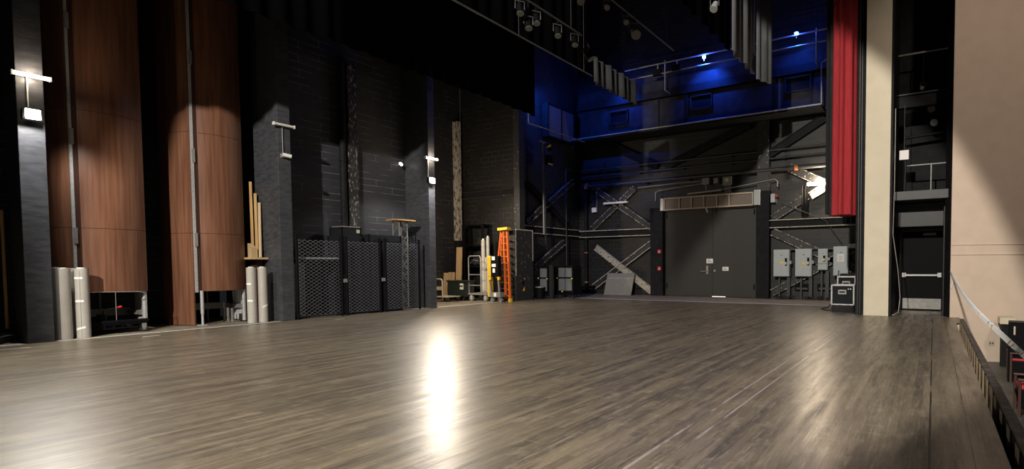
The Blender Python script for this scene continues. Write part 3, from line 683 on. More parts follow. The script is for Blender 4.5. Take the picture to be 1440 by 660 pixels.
for a in (ga, ha): MB().box((a.x - .05, a.y - .06, 0), (a.x + .06, a.y + .06, .12)).build('foot', 'yellow' if a is ga else 'rubber', ld)
# box cladding round the fourth pier
bp = thing('pier_box', 'black chipped box cladding around far pier, behind orange ladder', 'cladding', (-14.6, 17.2, 0))
box((-14.86, 16.72, 0), (-14.42, 17.8, 2.86)).build('cladding', 'peel', bp, bevel=.008)
MB().bar((-14.425, 16.73, 1.0), (-14.425, 16.73, 2.86), .02, .03).bar((-14.42, 17.78, 1.6), (-14.42, 17.78, 2.84), .02, .03).bar((-14.43, 16.73, 2.85), (-14.43, 17.8, 2.85), .03, .04).build('pale_edge', 'pale', bp)
MB().bar((-14.7, 16.71, .7), (-14.76, 16.71, 1.9), .01, .03, (1, 0, 0)).build('pale_scrape', 'pale', bp)
MB().prism([(17.1, .38), (17.24, .38), (17.24, .54)], -14.418, -14.415, 'x').build('yellow_sticker', 'yellow', bp)
MB().box((-14.42, 17.1, .62), (-14.41, 17.2, .78)).build('socket_plate', 'black', bp)

# cases beyond the box pier
bn = thing('waste_bin', 'small round black bin beside box pier', 'bin', (-14.35, 18.2, 0))
MB().cyl((-14.35, 18.15, 0), (-14.35, 18.15, .48), .16, 20, .19).build('bin_body', 'black', bn)
MB().cyl((-14.35, 18.15, .48), (-14.35, 18.15, .52), .20, 20).build('bin_rim', 'steel', bn)
def cart(x0, x1, y, label, cols, wide, h=1.42):
    t = thing('panel_trolley', label, 'trolley', ((x0 + x1) / 2, y, 0), 'grey-panelled trolleys'); d = .55
    m = MB()
    for x in (x0, x1):
        for yy in (y, y + d): m.bar((x, yy, .12), (x, yy, h), .07, .07)
    for z in (.17, h): 
        for yy in (y, y + d): m.bar((x0, yy, z), (x1, yy, z), .06, .07)
        for x in (x0, x1): m.bar((x, y, z), (x, y + d, z), .06, .07)
    m.build('frame', 'black', t)
    n = cols; w = (x1 - x0 - .1) / n
    for i in range(n):
        for (a, b) in ((.32, .84), (.90, h - .06)):
            box((x0 + .05 + i * w + .015, y - .01, a), (x0 + .05 + (i + 1) * w - .015, y + .03, b)).build('grey_panel', 'casegrey', t, bevel=.01)
    box((x0, y + .05, .2), (x1, y + d - .05, h - .06)).build('back_body', 'black', t)
    for z in (.25, .87): MB().bar((x0, y - .02, z), (x1, y - .02, z), .03, .03).build('cross_bar', 'black', t)
    for i, (fx, z) in enumerate(((.02, .86), (.97, .84), (.35, .28))): box((x0 + (x1 - x0) * fx - .04, y - .045, z - .02), (x0 + (x1 - x0) * fx + .02, y - .035, z + .03)).build('yellow_tag', 'yellow', t)
    for x in (x0 + .08, x1 - .08):
        for yy in (y + .08, y + d - .08):
            w_ = MB().cyl((x - .03, yy, .06), (x + .03, yy, .06), .06, 14).build('castor', 'rubber', t)
            MB().box((x - .04, yy - .03, .07), (x + .04, yy + .03, .14)).build('fork', 'steel', w_)
    return t
u = P(784, 418, 'y', 19.0); u2 = P(806, 418, 'y', 19.0)
cart(u.x, u2.x, 19.0, 'grey-panelled trolley with four blue-grey panels, standing clear of flooring edge', 2, True, 1.36)
u = P(758, 420, 'y', 18.4); u2 = P(771, 420, 'y', 18.4)
cart(u.x, u2.x, 18.4, 'black trolley with single grey panel beside black bin', 1, False, 1.34)
u = P(775.5, 420, 'y', 18.5).x
tag(MB().tube([(u, 18.5, 0), (u + .02, 18.5, .6), (u, 18.5, 1.42)], [.10, .12, .10], 12).build('rolled_cloth', 'cloth', None, (u, 18.5, 0)), 'upright black rolled cloth between the two trolleys', 'cloth roll')

# steelwork of the far part of the upstage wall
G2 = 'steelwork on the far end of the upstage wall'
XW = -15.3
z1 = P(745, 328, 'x', XW).z
hbeam('wall_beam', (XW, 17.8, 2.98), (XW, 22.5, 2.98), .30, .22, 'blk', 'long black beam with pale flaked flanges above trolleys', 'beam', G2, flange='peel2')
for (A, B, w, m_, lb) in (((751, 377), (793, 341), .24, 'peel', 'thick diagonal brace rising behind the trolleys'), ((741, 312), (806, 255), .22, 'peel', 'upper diagonal brace rising toward corner above beam'), ((742, 258), (804, 324), .2, 'blk', 'upper diagonal brace falling toward corner above beam')):
    hbeam('diagonal_brace', P(*A, 'x', XW + .05), P(*B, 'x', XW + .05), w, .12, m_, lb, 'brace', G2, flange='flake' if m_ == 'peel' else m_)
# lighting boom
A = P(765, 330, 'x', -14.7); B = P(764, 200, 'x', -14.7)
bm = thing('lighting_boom', 'vertical lighting boom with yellow-marked lamp, above the trolleys', 'boom', (A.x, A.y, A.z))
MB().cyl((A.x, A.y, A.z), (A.x, A.y, B.z), .05, 10).build('pole', 'steel', bm)
MB().bar((A.x, A.y - .3, B.z), (A.x, A.y + .3, B.z), .05, .05).build('cross_arm', 'steel', bm)
l1 = MB().cyl((A.x + .1, A.y + .2, B.z - .05), (A.x + .15, A.y + .35, B.z - .3), .10, 12).build('lamp_head', 'black', bm)
MB().cyl((A.x + .11, A.y + .22, B.z - .10), (A.x + .125, A.y + .27, B.z - .17), .105, 12).build('yellow_band', 'yellow', l1)
l2 = MB().box((A.x + .02, A.y + .1, B.z - .95), (A.x + .2, A.y + .4, B.z - .55)).build('dimmer_box', 'black', bm)
MB().box((A.x + .2, A.y + .08, B.z - .97), (A.x + .21, A.y + .4, B.z - .9)).build('yellow_label', 'yellow', l2)
m = MB()
for k in range(3): m.tube([(A.x + .06, A.y + .04 * k - .04, B.z - .1), (A.x + .07, A.y + .05 * k - .08, (A.z + B.z) / 2), (A.x + .06, A.y + .04 * k, A.z - .4)], .01, 5)
m.build('cables', 'pipe', bm)
A = P(797, 400, 'x', -15.1); B = P(797, 240, 'x', -15.1)
tag(MB().tube([(A.x, A.y, 0), (A.x, A.y, B.z), (A.x, A.y + .1, B.z + .08), (A.x, A.y + 1.3, B.z + .08)], .025, 8).build('conduit_pipe', 'pipe', None, (A.x, A.y, 0)), 'thin black conduit rising behind grey-panelled trolley', 'conduit')
st = thing('corner_standpipe', 'black standpipe with orange bands in far corner', 'pipe', (-14.85, 22.45, 0))
MB().cyl((-14.85, 22.45, 0), (-14.85, 22.45, 5.2), .075, 12).build('pipe_run', 'blk', st)
for z in (.55, 2.0): MB().cyl((-14.85, 22.45, z), (-14.85, 22.45, z + .05), .088, 12).build('orange_band', 'rustor', st)
MB().tube([(-14.85, 22.45, 5.15), (-14.84, 22.45, 5.3), (-14.7, 22.45, 5.36)], .10, 10).build('elbow', 'rustor', st)

# ================================================================== BACK WALL steel, boxes
G3 = 'braces on the side stage wall'
YB = 22.56
def brace(A, B, w, m_, lb, fl=None): return hbeam('diagonal_brace', P(*A, 'y', YB), P(*B, 'y', YB), w, .12, m_, lb, 'brace', G3, flange=fl or m_)
b1 = brace((835, 404), (917, 342), .26, 'peel', 'flaking brace rising to first pilaster across grey board', 'peel2')
b2 = brace((838, 348), (917, 410), .28, 'peel2', 'palest brace falling to foot of first pilaster')
b3 = brace((833, 322), (893, 265), .24, 'peel', 'dark brace rising above beam beside unlit strip light', 'flake')
b4 = brace((840, 268), (917, 321), .24, 'peel', 'dark brace falling above beam to first pilaster', 'flake')
b5 = brace((1086, 308), (1136, 276), .26, 'peel', 'flaking brace rising from second pilaster below lit strip light', 'flake')
b6 = brace((1140, 276), (1200, 238), .28, 'peel2', 'pale brace lit by strip light, ending behind red curtain')
b7 = brace((1086, 326), (1200, 378), .3, 'peel', 'chipped brace falling behind the electrical cabinets', 'flake')
b8 = brace((1086, 412), (1200, 350), .26, 'peel', 'chipped brace rising behind the electrical cabinets', 'flake')
b9 = brace((1110, 236), (1185, 270), .3, 'peel', 'chipped brace falling past lit strip light to curtain', 'flake')
b10 = brace((1070, 225), (1160, 165), .3, 'blk', 'black brace high under gallery near red curtain')
b11 = brace((840, 195), (925, 235), .3, 'blk', 'black brace high under gallery near far corner')
b12 = brace((935, 235), (1055, 175), .3, 'blk', 'black brace high under gallery above heater, rising')
def wbeam(x0, x1, z, m_, lb, fl): return hbeam('wall_beam', (x0, 22.52, z), (x1, 22.52, z), .30, .3, m_, lb, 'beam', G3, flange=fl)
wbeam(-15.2, -11.28, 2.93, 'blk', 'horizontal beam with pale flanges between corner and first pilaster', 'peel2')
wbeam(-5.83, -1.95, 3.05, 'blk', 'horizontal beam with pale flanges above the electrical cabinets', 'peel2')
def wallpipe(z, r, x0, x1, y, m_, lb, clamp=None):
    t = thing('wall_pipe', lb, 'pipe', ((x0 + x1) / 2, y, z), 'pipes along the side stage wall')
    MB().cyl((x0, y, z), (x1, y, z), r, 10).build('pipe_run', m_, t)
    n = 6
    for i in range(n):
        x = x0 + (i + .5) * (x1 - x0) / n
        MB().box((x - .03, y, z - r - .02), (x + .03, 22.7, z + r + .02)).build('clamp', 'blk', t)
    if clamp: MB().cyl((clamp, y, z), (clamp + .12, y, z), r + .03, 10).build('orange_clamp', 'rustor', t)
    return t
wallpipe(5.25, .085, -14.7, -1.95, 22.42, 'pipe', 'thickest dark pipe along wall, with orange clamp near curtain', -4.85)
wallpipe(5.72, .045, -15.2, -1.95, 22.5, 'pipe', 'thin dark pipe just above the thick one')
wallpipe(6.05, .05, -15.2, -1.95, 22.5, 'pipe', 'thin dark pipe highest of the wall pipes')
# heater over the doors
ht = thing('air_curtain_heater', 'long bronze air curtain heater above the double doors', 'heater', (-8.5, 22.4, 3.85))
hz0, hz1 = 3.86, 4.36; yh = 22.2
box((-10.45, yh + .03, hz0 + .04), (-6.5, 22.6, hz1 - .04)).build('grille', 'heat', ht)
m = MB()
for z in (hz0, hz1): m.bar((-10.5, yh, z), (-6.45, yh, z), .07, .06)
for x in (-10.48, -9.75, -9.17, -8.6, -8.02, -7.47, -6.47): m.bar((x, yh, hz0), (x, yh, hz1), .05, .05, (1, 0, 0))
m.build('frame', 'heatf', ht)
box((-10.66, yh - .03, hz0 - .02), (-10.53, 22.6, hz1 + .02)).build('end_cap', 'white', ht)
box((-6.42, yh - .03, hz0 - .02), (-6.20, 22.36, hz1 + .1)).build('end_cap', 'panelgrey', ht)
MB().cyl((-8.5, yh, hz0), (-8.42, yh, hz0 - .22), .04, 8).build('sensor', 'beige', ht)
MB().cyl((-9.4, yh + .12, hz1 + .16), (-7.9, yh + .12, hz1 + .22), .05, 8).build('top_duct', 'steel', ht)
def ebox(u0, u1, v0, v1, y, d, m_, label, name='junction_box', grp='junction boxes above the heater', cover=True):
    A = P(u0, v1, 'y', y); B = P(u1, v0, 'y', y); t = thing(name, label, 'junction box', ((A.x + B.x) / 2, y, A.z), grp)
    box((A.x, y, A.z), (B.x, y + d, B.z)).build('body', m_, t, bevel=.006)
    box((A.x + .02, y - .012, A.z + .02), (B.x - .02, y, B.z - .02)).build('cover', m_, t); return t, A, B
t, A, B = ebox(987, 997.5, 250, 260, 22.4, .3, 'boxgrey', 'grey junction box above heater, first from first pilaster'); jb1 = (A + B) / 2
MB().tube([(A.x, 22.45, jb1.z + .02), (A.x - 1.2, 22.45, jb1.z + .03), (A.x - 3.2, 22.5, jb1.z - .02)], .02, 6).tube([(A.x, 22.48, jb1.z - .08), (-10.85, 22.4, 4.78), (-11.0, 22.38, 4.7), (-11.0, 22.34, 4.3)], .025, 6).tube([(jb1.x, 22.42, A.z), (jb1.x + .02, 22.42, A.z - .25), (jb1.x + .15, 22.42, A.z - .35), (-5.6, 22.3, 4.85), (-5.5, 22.3, 4.75), (-5.5, 22.3, 4.55)], .022, 6).build('conduit', 'steel', t)
t, A, B = ebox(1003, 1010, 250, 258.5, 22.4, .3, 'boxgrey', 'smallest grey junction box above heater, in the middle')
t, A, B = ebox(1016, 1028.5, 248, 261, 22.35, .35, 'boxgrey', 'largest grey junction box above heater with pale round sticker')
MB().cyl(((A.x + B.x) / 2, 22.336, B.z - .14), ((A.x + B.x) / 2, 22.33, B.z - .14), .08, 14).build('sticker', 'beige', t)
m = MB()
for k in range(4): m.tube([(A.x + .1 + .07 * k, 22.45, A.z), (A.x + .1 + .07 * k, 22.45, A.z - .25), (A.x + .05 + .12 * k, 22.45, A.z - .42)], .014, 5)
m.build('cables', 'steel', t)
t, A, B = ebox(928, 935, 284, 295.5, 22.28, .08, 'boxgrey', 'pale grey switch box on first pilaster', 'switch_box', None)
t, A, B = ebox(1083.5, 1089.5, 272.5, 285, 22.4, .3, 'panelgrey', 'grey switch box with red knob on second pilaster edge', 'switch_box', None)
MB().cyl((B.x, 22.45, B.z - .1), (B.x + .12, 22.45, B.z - .1), .05, 10).build('red_knob', 'redp', t)
for v, lb in ((354, 'upper small red alarm box on first pilaster'), (378, 'lower small red alarm box on first pilaster')):
    A = P(927, v, 'y', 22.3); t = thing('alarm_box', lb, 'alarm', (A.x, 22.35, A.z), 'red alarm boxes')
    box((A.x - .08, 22.29, A.z - .08), (A.x + .08, 22.35, A.z + .09)).build('body', 'redp', t, bevel=.01)
    box((A.x - .04, 22.282, A.z - .03), (A.x + .05, 22.29, A.z + .0)).build('pull_bar', 'white', t)
def sign(u0, u1, v0, v1, label):
    A = P(u0, v1, 'y', 22.54); B = P(u1, v0, 'y', 22.54); t = thing('door_sign', label, 'sign', ((A.x + B.x) / 2, 22.545, A.z), 'signs on the double doors')
    box((A.x, 22.537, A.z), (B.x, 22.55, B.z)).build('plate', 'paper', t)
    for k in range(3): box((A.x + .04, 22.533, A.z + (B.z - A.z) * (.25 + .22 * k)), (B.x - .05 - .03 * k, 22.537, A.z + (B.z - A.z) * (.33 + .22 * k))).build('text_line', 'ink', t)
sign(993.5, 1002.5, 364, 370.5, 'white door sign above the lever handle'); sign(1016, 1024.5, 375.5, 381, 'white door sign right beside the round lock')
# unlit strip lamp, white box
A = P(867, 286, 'y', 22.6)
t = thing('strip_light', 'unlit strip light across braces near far corner', 'strip light', (A.x, 22.6, A.z), 'strip lights')
box((A.x - .65, 22.44, A.z - .03), (A.x + .65, 22.6, A.z + .05)).build('housing', 'white', t)
MB().cyl((A.x - .6, 22.42, A.z - .02), (A.x + .6, 22.42, A.z - .02), .03, 10).build('tube', 'tube_off', t)
t, A, B = ebox(832, 838, 292, 299, 22.45, .12, 'white', 'white outlet box hanging by far corner standpipe', 'outlet_box', None)
MB().tube([((A.x + B.x) / 2 + .15, 22.5, B.z), ((A.x + B.x) / 2 + .15, 22.5, 5.2)], .012, 6).build('drop_cable', 'steel', t)
# lit strip lamp
xs = P(1151, 259, 'y', 22.55).x
t = thing('strip_light', 'lit strip light on side wall beside red curtain', 'strip light', (xs, 22.5, 4.56), 'strip lights')
box((xs - .42, 22.46, 4.55), (xs + .45, 22.54, 4.63)).build('housing', 'white', t)
MB().cyl((xs - .40, 22.43, 4.54), (xs + .43, 22.43, 4.54), .05, 12).build('tube', 'tube_on', t)
drape('black_cloth_strip', (xs - .62, 22.40), (xs - .36, 22.40), 3.28, 4.5, 2, .03, 'cloth', 'narrow black cloth strip hanging below lit strip light', 'cloth')
tag(MB().tube([(xs - 1.9, 22.42, 5.15), (xs - 1.4, 22.35, 3.9), (xs + .3, 22.36, 3.1), (xs + .9, 22.4, 2.2)], .014, 5).build('slack_cable', 'pipe', None, (xs, 22.4, 2.2)), 'slack cable sagging from thick pipe toward cabinets', 'cable')
# leaning grey board
A = P(849, 416, 'y', 22.0); B = P(887, 416, 'y', 22.0); A2 = P(850.5, 391, 'y', 22.3)
mb = box((A.x, 22.0, 0), (B.x, 22.04, 1.02)); mb.v = [v + V(.04 * v.z, .3 * v.z, 0) for v in mb.v]
t = thing('grey_board', 'plain grey board leaning against wall under crossed braces', 'board', ((A.x + B.x) / 2, 22.0, 0)); mb.build('sheet', 'screen', t)
mb = box((A.x + .03, 21.994, .78), (B.x + .02, 22.0, .80)); mb.v = [v + V(.04 * v.z, .3 * v.z, 0) for v in mb.v]; mb.build('crease', 'pale', t)
for u, lb in ((843, 'dark wall vent left of grey board'), (896, 'dark wall vent right of grey board')):
    A = P(u, 403, 'y', 22.66); t = thing('wall_vent', lb.replace('left of', 'between standpipe and').replace('right of', 'between first pilaster and'), 'vent', (A.x, 22.68, A.z), 'low wall vents')
    box((A.x - .2, 22.64, A.z - .1), (A.x + .2, 22.7, A.z + .1)).build('frame', 'black', t)
    for k in range(3): box((A.x - .17, 22.63, A.z - .07 + k * .055), (A.x + .17, 22.64, A.z - .05 + k * .055)).build('louvre', 'pipe', t)

# electrical cabinets
def cabinet(u0, u1, v0, v1, label, yel, handle=True, y=22.2):
    A = P(u0, v1, 'y', y); B = P(u1, v0, 'y', y)
    t = thing('electrical_cabinet', label, 'electrical cabinet', ((A.x + B.x) / 2, y, A.z), 'grey electrical cabinets'); x0, x1, z0, z1 = A.x, B.x, A.z, B.z
    box((x0, y, z0), (x1, 22.5, z1)).build('body', 'panelgrey', t, bevel=.01)
    dr = box((x0 + .015, y - .02, z0 + .015), (x1 - .03, y - .002, z1 - .015)).build('door', 'panelgrey', t, bevel=.006)
    w = x1 - x0; h = z1 - z0
    if yel:
        box((x0 + w * .42, y - .024, z0 + h * yel), (x0 + w * .66, y - .02, z0 + h * yel + .08)).build('yellow_label', 'yellow', dr)
    box((x0 + w * .45, y - .024, z0 + h * .78), (x0 + w * .58, y - .02, z0 + h * .80)).build('name_plate', 'ink', dr)
    if handle:
        hb = box((x1 - .16, y - .05, z0 + h * .40), (x1 - .08, y - .02, z0 + h * .68)).build('handle_plate', 'black', t)
        box((x1 - .15, y - .10, z0 + h * .44), (x1 - .09, y - .05, z0 + h * .54)).build('handle', 'alu', hb)
        box((x1, y + .05, z0 + h * .46), (x1 + .07, y + .12, z0 + h * .58)).build('side_hasp', 'steel', t)
    MB().bar((x0 + w * .3, 22.45, 0), (x0 + w * .3, 22.45, z0), .06, .06, (0, 1, 0)).bar((x1 - w * .1, 22.4, 0), (x1 - w * .1, 22.4, z0), .13, .10, (0, 1, 0)).build('feed_conduit', 'pipe', t)
    return t, x0, x1, z0, z1
cabinet(1087.5, 1110, 351, 389, 'grey electrical cabinet nearest second pilaster, with yellow label', .48)
cabinet(1118, 1141.5, 350, 389, 'grey electrical cabinet between first one and small one, with low yellow label', .44)
t, x0, x1, z0, z1 = cabinet(1150, 1164, 350, 380, 'smallest grey electrical cabinet, split by a lower cover', .55)
box((x0 + .01, 22.17, z0 + .24), (x1 - .02, 22.182, z0 + .255)).build('split_line', 'ink', t)
t, x0, x1, z0, z1 = cabinet(1171.5, 1193, 346.5, 388, 'grey electrical cabinet with white paper notice, behind road cases', 0, False)
pp = box((x0 + (x1 - x0) * .28, 22.172, z0 + (z1 - z0) * .48), (x0 + (x1 - x0) * .72, 22.18, z0 + (z1 - z0) * .74)).build('paper_notice', 'paper', t)
for k in range(4): box((x0 + (x1 - x0) * .34, 22.169, z0 + (z1 - z0) * (.53 + .045 * k)), (x0 + (x1 - x0) * .64, 22.172, z0 + (z1 - z0) * (.54 + .045 * k))).build('text_line', 'ink', pp)
tag(box((-5.0, 22.35, 2.28 - .3), (-1.95, 22.5, 2.33 - .3)).build('cable_tray', 'pipe', None, (-3.5, 22.4, 1.98)), 'narrow dark cable tray behind cabinet tops', 'cable tray')
ebox(1193.5, 1203, 343, 349, 22.2, .3, 'panelgrey', 'small grey trunking box beside noticed cabinet', 'trunking_box', None)
for i, (u, lb) in enumerate(((1128, 'black floor socket box under second cabinet'), (1160, 'black floor socket box under smallest cabinet'))):
    A = P(u, 404, 'y', 22.55); t = thing('socket_box', lb, 'socket box', (A.x, 22.5, A.z - .1), 'black boxes under cabinets')
    box((A.x - .28, 22.5, A.z - .12), (A.x + .28, 22.7, A.z + .12)).build('body', 'black', t, bevel=.01)
    box((A.x - .22, 22.485, A.z - .1), (A.x + .22, 22.5, A.z - .02)).build('cover', 'pipe', t)
for i, (xa, lb) in enumerate(((-5.5, 'tangled dark cable on floor under first cabinet'), (-4.4, 'tangled dark cable on floor under second cabinet'), (-3.6, 'tangled dark cable on floor under smallest cabinet'))):
    m = MB()
    for k in range(4):
        pts = [(xa + .7 * j / 10 + .05 * math.sin(j * 1.7 + k), 22.1 + .2 * math.sin(j * .9 + k * 2 + i), .03 + .02 * k + .03 * (1 + math.sin(j * 1.3 + k))) for j in range(11)]
        m.tube(pts, .018, 5)
    tag(m.build('cable_tangle', ('rubber', 'rubber', 'pipe')[i], None, (xa + .35, 22.1, 0)), lb, 'cable', 'cables on floor under the cabinets')

# road cases in front of the cabinets
def flight(x0, x1, y0, y1, z0, z1, label, name='road_case'):
    t = thing(name, label, 'road case', ((x0 + x1) / 2, (y0 + y1) / 2, z0), 'road cases before cabinets')
    box((x0 + .01, y0 + .01, z0 + .01), (x1 - .01, y1 - .01, z1 - .01)).build('body', 'case', t)
    m = MB()
    for x in (x0, x1):
        for y in (y0, y1): m.bar((x, y, z0), (x, y, z1), .035, .035)
        for z in (z0, z1): m.bar((x, y0, z), (x, y1, z), .035, .035)
    for y in (y0, y1):
        for z in (z0, z1): m.bar((x0, y, z), (x1, y, z), .035, .035)
    m.build('corner_angles', 'alu', t)
    h = MB().box(((x0 + x1) / 2 - .12, y0 - .012, z1 - .26), ((x0 + x1) / 2 + .10, y0 + .012, z1 - .13)).build('recessed_handle', 'steel', t)
    box(((x0 + x1) / 2 - .09, y0 - .016, z1 - .215), ((x0 + x1) / 2 + .07, y0 - .012, z1 - .175)).build('handle_bar', 'black', h)
    return t
A = P(1169.5, 441, 'z', 0); A = V(-2.55, 16.75, 0); 
fx0 = P(1169.5, 420, 'y', 16.9).x; fx1 = P(1200.5, 420, 'y', 16.9).x; fz0 = P(1185, 428.5, 'y', 16.9).z; fz1 = P(1185, 401.5, 'y', 16.9).z
fa = flight(fx0, fx1, 16.9, 17.5, fz0, fz1, 'black flight case with silver edges resting on folded black cloth')
MB().box((fx0, 16.886, fz1 - .02), (fx0 + .22, 16.9, fz1 + .02)).build('pink_tape', 'redp', fa)
for q in (0, .06): box((fx1 - .16 + q, 16.884, fz1 - .12), (fx1 - .13 + q, 16.89, fz1 - .09)).build('white_mark', 'paper', fa)
m = MB(); N = 24; prof = []
ring = []
for j, z in enumerate((0, .07, .16, fz0 - .03, fz0 - .012)):
    sc = (1.02, 1.05, 1.03, 1.0, .96)[j]
    ring.append([V((fx0 + fx1) / 2 + sc * (fx1 - fx0) / 2 * max(-1, min(1, 1.35 * math.cos(a))) * (1 + .02 * math.sin(7 * a + j)), 17.2 + sc * .32 * max(-1, min(1, 1.35 * math.sin(a))) + .018 * math.sin(9 * a + 2 * j), z + (.012 * math.sin(6 * a + j) if 0 < j < 4 else 0)) for a in [2 * PI * k / N for k in range(N)]])
m.add([p for r in ring for p in r], [(j * N + k, j * N + (k + 1) % N, (j + 1) * N + (k + 1) % N, (j + 1) * N + k) for j in range(4) for k in range(N)], True)
m.add(ring[0], [tuple(range(N))]); m.add(ring[-1], [tuple(range(N))])
tag(m.build('folded_cloth', 'cloth', None, ((fx0 + fx1) / 2, 17.2, 0)), 'folded black cloth on floor beneath silver-edged flight case', 'cloth')
gx0 = P(1178.5, 395, 'y', 17.8).x; gx1 = P(1203, 395, 'y', 17.8).x; gz1 = P(1190, 389.5, 'y', 17.8).z
fb = flight(gx0, gx1, 17.75, 18.3, 0, gz1, 'taller black flight case standing behind silver-edged one')
m = MB()
for k in range(7):
    m.tube([(gx0 + .08 + .05 * k + .05 * math.sin(j + k), 17.85 + .03 * j, gz1 + .03 + .03 * (1 + math.sin(j * 1.4 + k))) for j in range(9)], .016, 5)
tag(m.build('cable_pile', 'rubber', None, ((gx0 + gx1) / 2, 18, gz1)), 'heap of dark cable on top of taller flight case', 'cable')
tag(MB().tube([(fx0 - .05, 18.6, 1.2), (fx0 - .1, 18.55, .3), (fx0 - .3, 18.2, .04), (fx0 - .42, 17.7, .02), (fx0 - .25, 17.3, .02), (fx0 - .02, 17.15, .02)], .018, 6).build('floor_cable', 'rubber', None, (fx0 - .2, 17.8, 0)), 'black cable looping on floor toward folded cloth', 'cable')

# ================================================================== gallery high on the side wall
gl = thing('wall_gallery', 'dark gallery ledge with rails high on side wall, lit blue', 'gallery', (-9.5, 22.4, 7.5))
gx0_, gx1_ = -15.2, -3.70
box((gx0_, 21.5, 7.26), (gx1_, 22.7, 7.36)).build('ledge', 'blk', gl)
MB().cyl((gx0_, 21.47, 7.36), (gx1_, 21.47, 7.36), .028, 8).tube([(gx1_, 21.47, 7.36), (gx1_, 21.47, 8.85), (gx1_ + .15, 21.47, 8.95), (gx1_ + 1.5, 21.47, 8.95)], .03, 8).build('ledge_pipe', 'steel', gl)
box((gx0_, 22.35, 7.36), (-2.0, 22.7, 8.86)).build('parapet', 'lit', gl)
box((gx0_, 22.24, 8.90), (-2.0, 22.7, 9.22)).build('dark_beam', 'blk', gl)
box((gx0_, 22.35, 9.22), (-2.0, 22.7, 9.72)).build('upper_parapet', 'lit', gl)
for z, r in ((9.75, .03), (10.18, .035)): MB().cyl((-12.2, 21.75, z), (-2.0, 21.75, z), r, 8).build('rail', 'steel', gl)
for u in (935, 1074, 1148):
    x = P(u, 90, 'y', 21.75).x; MB().tube([(x, 22.25, 9.0), (x, 21.75, 9.0), (x, 21.75, 10.28)], .032, 8).build('post', 'steel', gl)
for u in (926, 966, 1090, 1140):
    x = P(u, 140, 'y', 22.3).x; MB().box((x - .03, 22.28, 7.56), (x + .03, 22.36, 8.86)).build('parapet_rib', 'blk', gl)
for u, v in ((986, 143), (1122, 118), (870, 165)):
    A = P(u, v, 'y', 22.3)
    vt = MB().box((A.x - .5, 22.27, A.z - .30), (A.x + .5, 22.36, A.z - .26)).box((A.x - .5, 22.27, A.z + .26), (A.x + .5, 22.36, A.z + .30)).box((A.x - .5, 22.27, A.z - .3), (A.x - .46, 22.36, A.z + .3)).box((A.x + .46, 22.27, A.z - .3), (A.x + .5, 22.36, A.z + .3)).build('vent_frame', 'lit', gl)
    box((A.x - .46, 22.34, A.z - .26), (A.x + .46, 22.36, A.z + .26)).build('vent_opening', 'void', vt)
def blue_lamp(x, y, z, label):
    t = thing('blue_lamp', label, 'lamp', (x, y, z), 'blue running lamps')
    MB().cyl((x, y, z - .2), (x, y, z), .02, 8).build('stem', 'steel', t)
    MB().cyl((x, y, z), (x, y, z + .05), .09, 12).build('lamp_cap', 'black', t)
    MB().cyl((x, y, z - .09), (x, y, z), .06, 12, .075).build('bulb', 'blue_on', t); return t
A = P(990, 79, 'y', 21.82); B = P(1120, 46, 'y', 21.82); D = P(868, 113, 'y', 21.82)
blue_lamp(D.x, 21.82, D.z, 'blue lamp on gallery rail hidden behind dim grey pleated border')
blue_lamp(A.x, 21.82, A.z, 'glowing blue lamp on gallery rail beside pale border cloth')
blue_lamp(B.x, 21.82, B.z, 'glowing blue lamp on gallery rail near red curtain')
for i, (u, v, lb) in enumerate(((925, 100, 'small dark stage light clamped to gallery rail, farthest from curtain'), (952, 93, 'small dark stage light clamped to gallery rail, tilted'))):
    A = P(u, v, 'y', 21.8); t = thing('rail_light', lb, 'stage light', A, 'lights on gallery rail')
    MB().box((A.x - .2, A.y - .12, A.z - .22), (A.x + .2, A.y + .05, A.z + .05)).build('body', 'black', t, bevel=.02)
    MB().bar((A.x, A.y, A.z), (A.x, A.y, 10.2), .04, .04, (0, 1, 0)).build('clamp', 'heatf', t)
# blue-lit doorway at gallery level on upstage wall
gd = thing('gallery_door', 'blue-lit pair of tall panels high in far corner of upstage wall', 'panel', (-15.1, 20.2, 7.0))
A = P(771, 147, 'x', -15.1); B = P(806, 201, 'x', -15.1); 
zt = P(771, 147, 'x', -15.1).z; zb = P(771, 190, 'x', -15.1).z; ym = (A.y + B.y) / 2
for a, b in ((A.y, ym - .02), (ym + .02, B.y)): box((-15.14, a, zb), (-15.08, b, zt)).build('leaf', 'galp', gd, bevel=.01)
m = MB()
for y in (A.y - .06, ym, B.y + .06): m.box((-15.38, y - .04, zb - .06), (-15.06, y + .04, zt + .06))
m.box((-15.38, A.y - .06, zt), (-15.06, B.y + .06, zt + .08)).box((-15.38, A.y - .06, zb - .08), (-15.06, B.y + .06, zb)).build('frame', 'blk', gd)
A = P(743, 175, 'x', -14.2); B = P(822, 198, 'x', -14.2); z = (A.z + B.z) / 2
tag(MB().tube([(-14.2, A.y, z + .5), (-14.2, A.y, z), (-14.2, B.y, z)], .022, 8).build('gallery_handrail', 'steel', None, (-14.2, (A.y + B.y) / 2, z)), 'thin pale handrail before blue-lit panels in far corner', 'handrail')
blue_lamp(-15.0, 18.3, 9.2, 'unseen blue lamp added high in far corner of upstage wall')  # fixture added out of view, for the blue on the corner panels

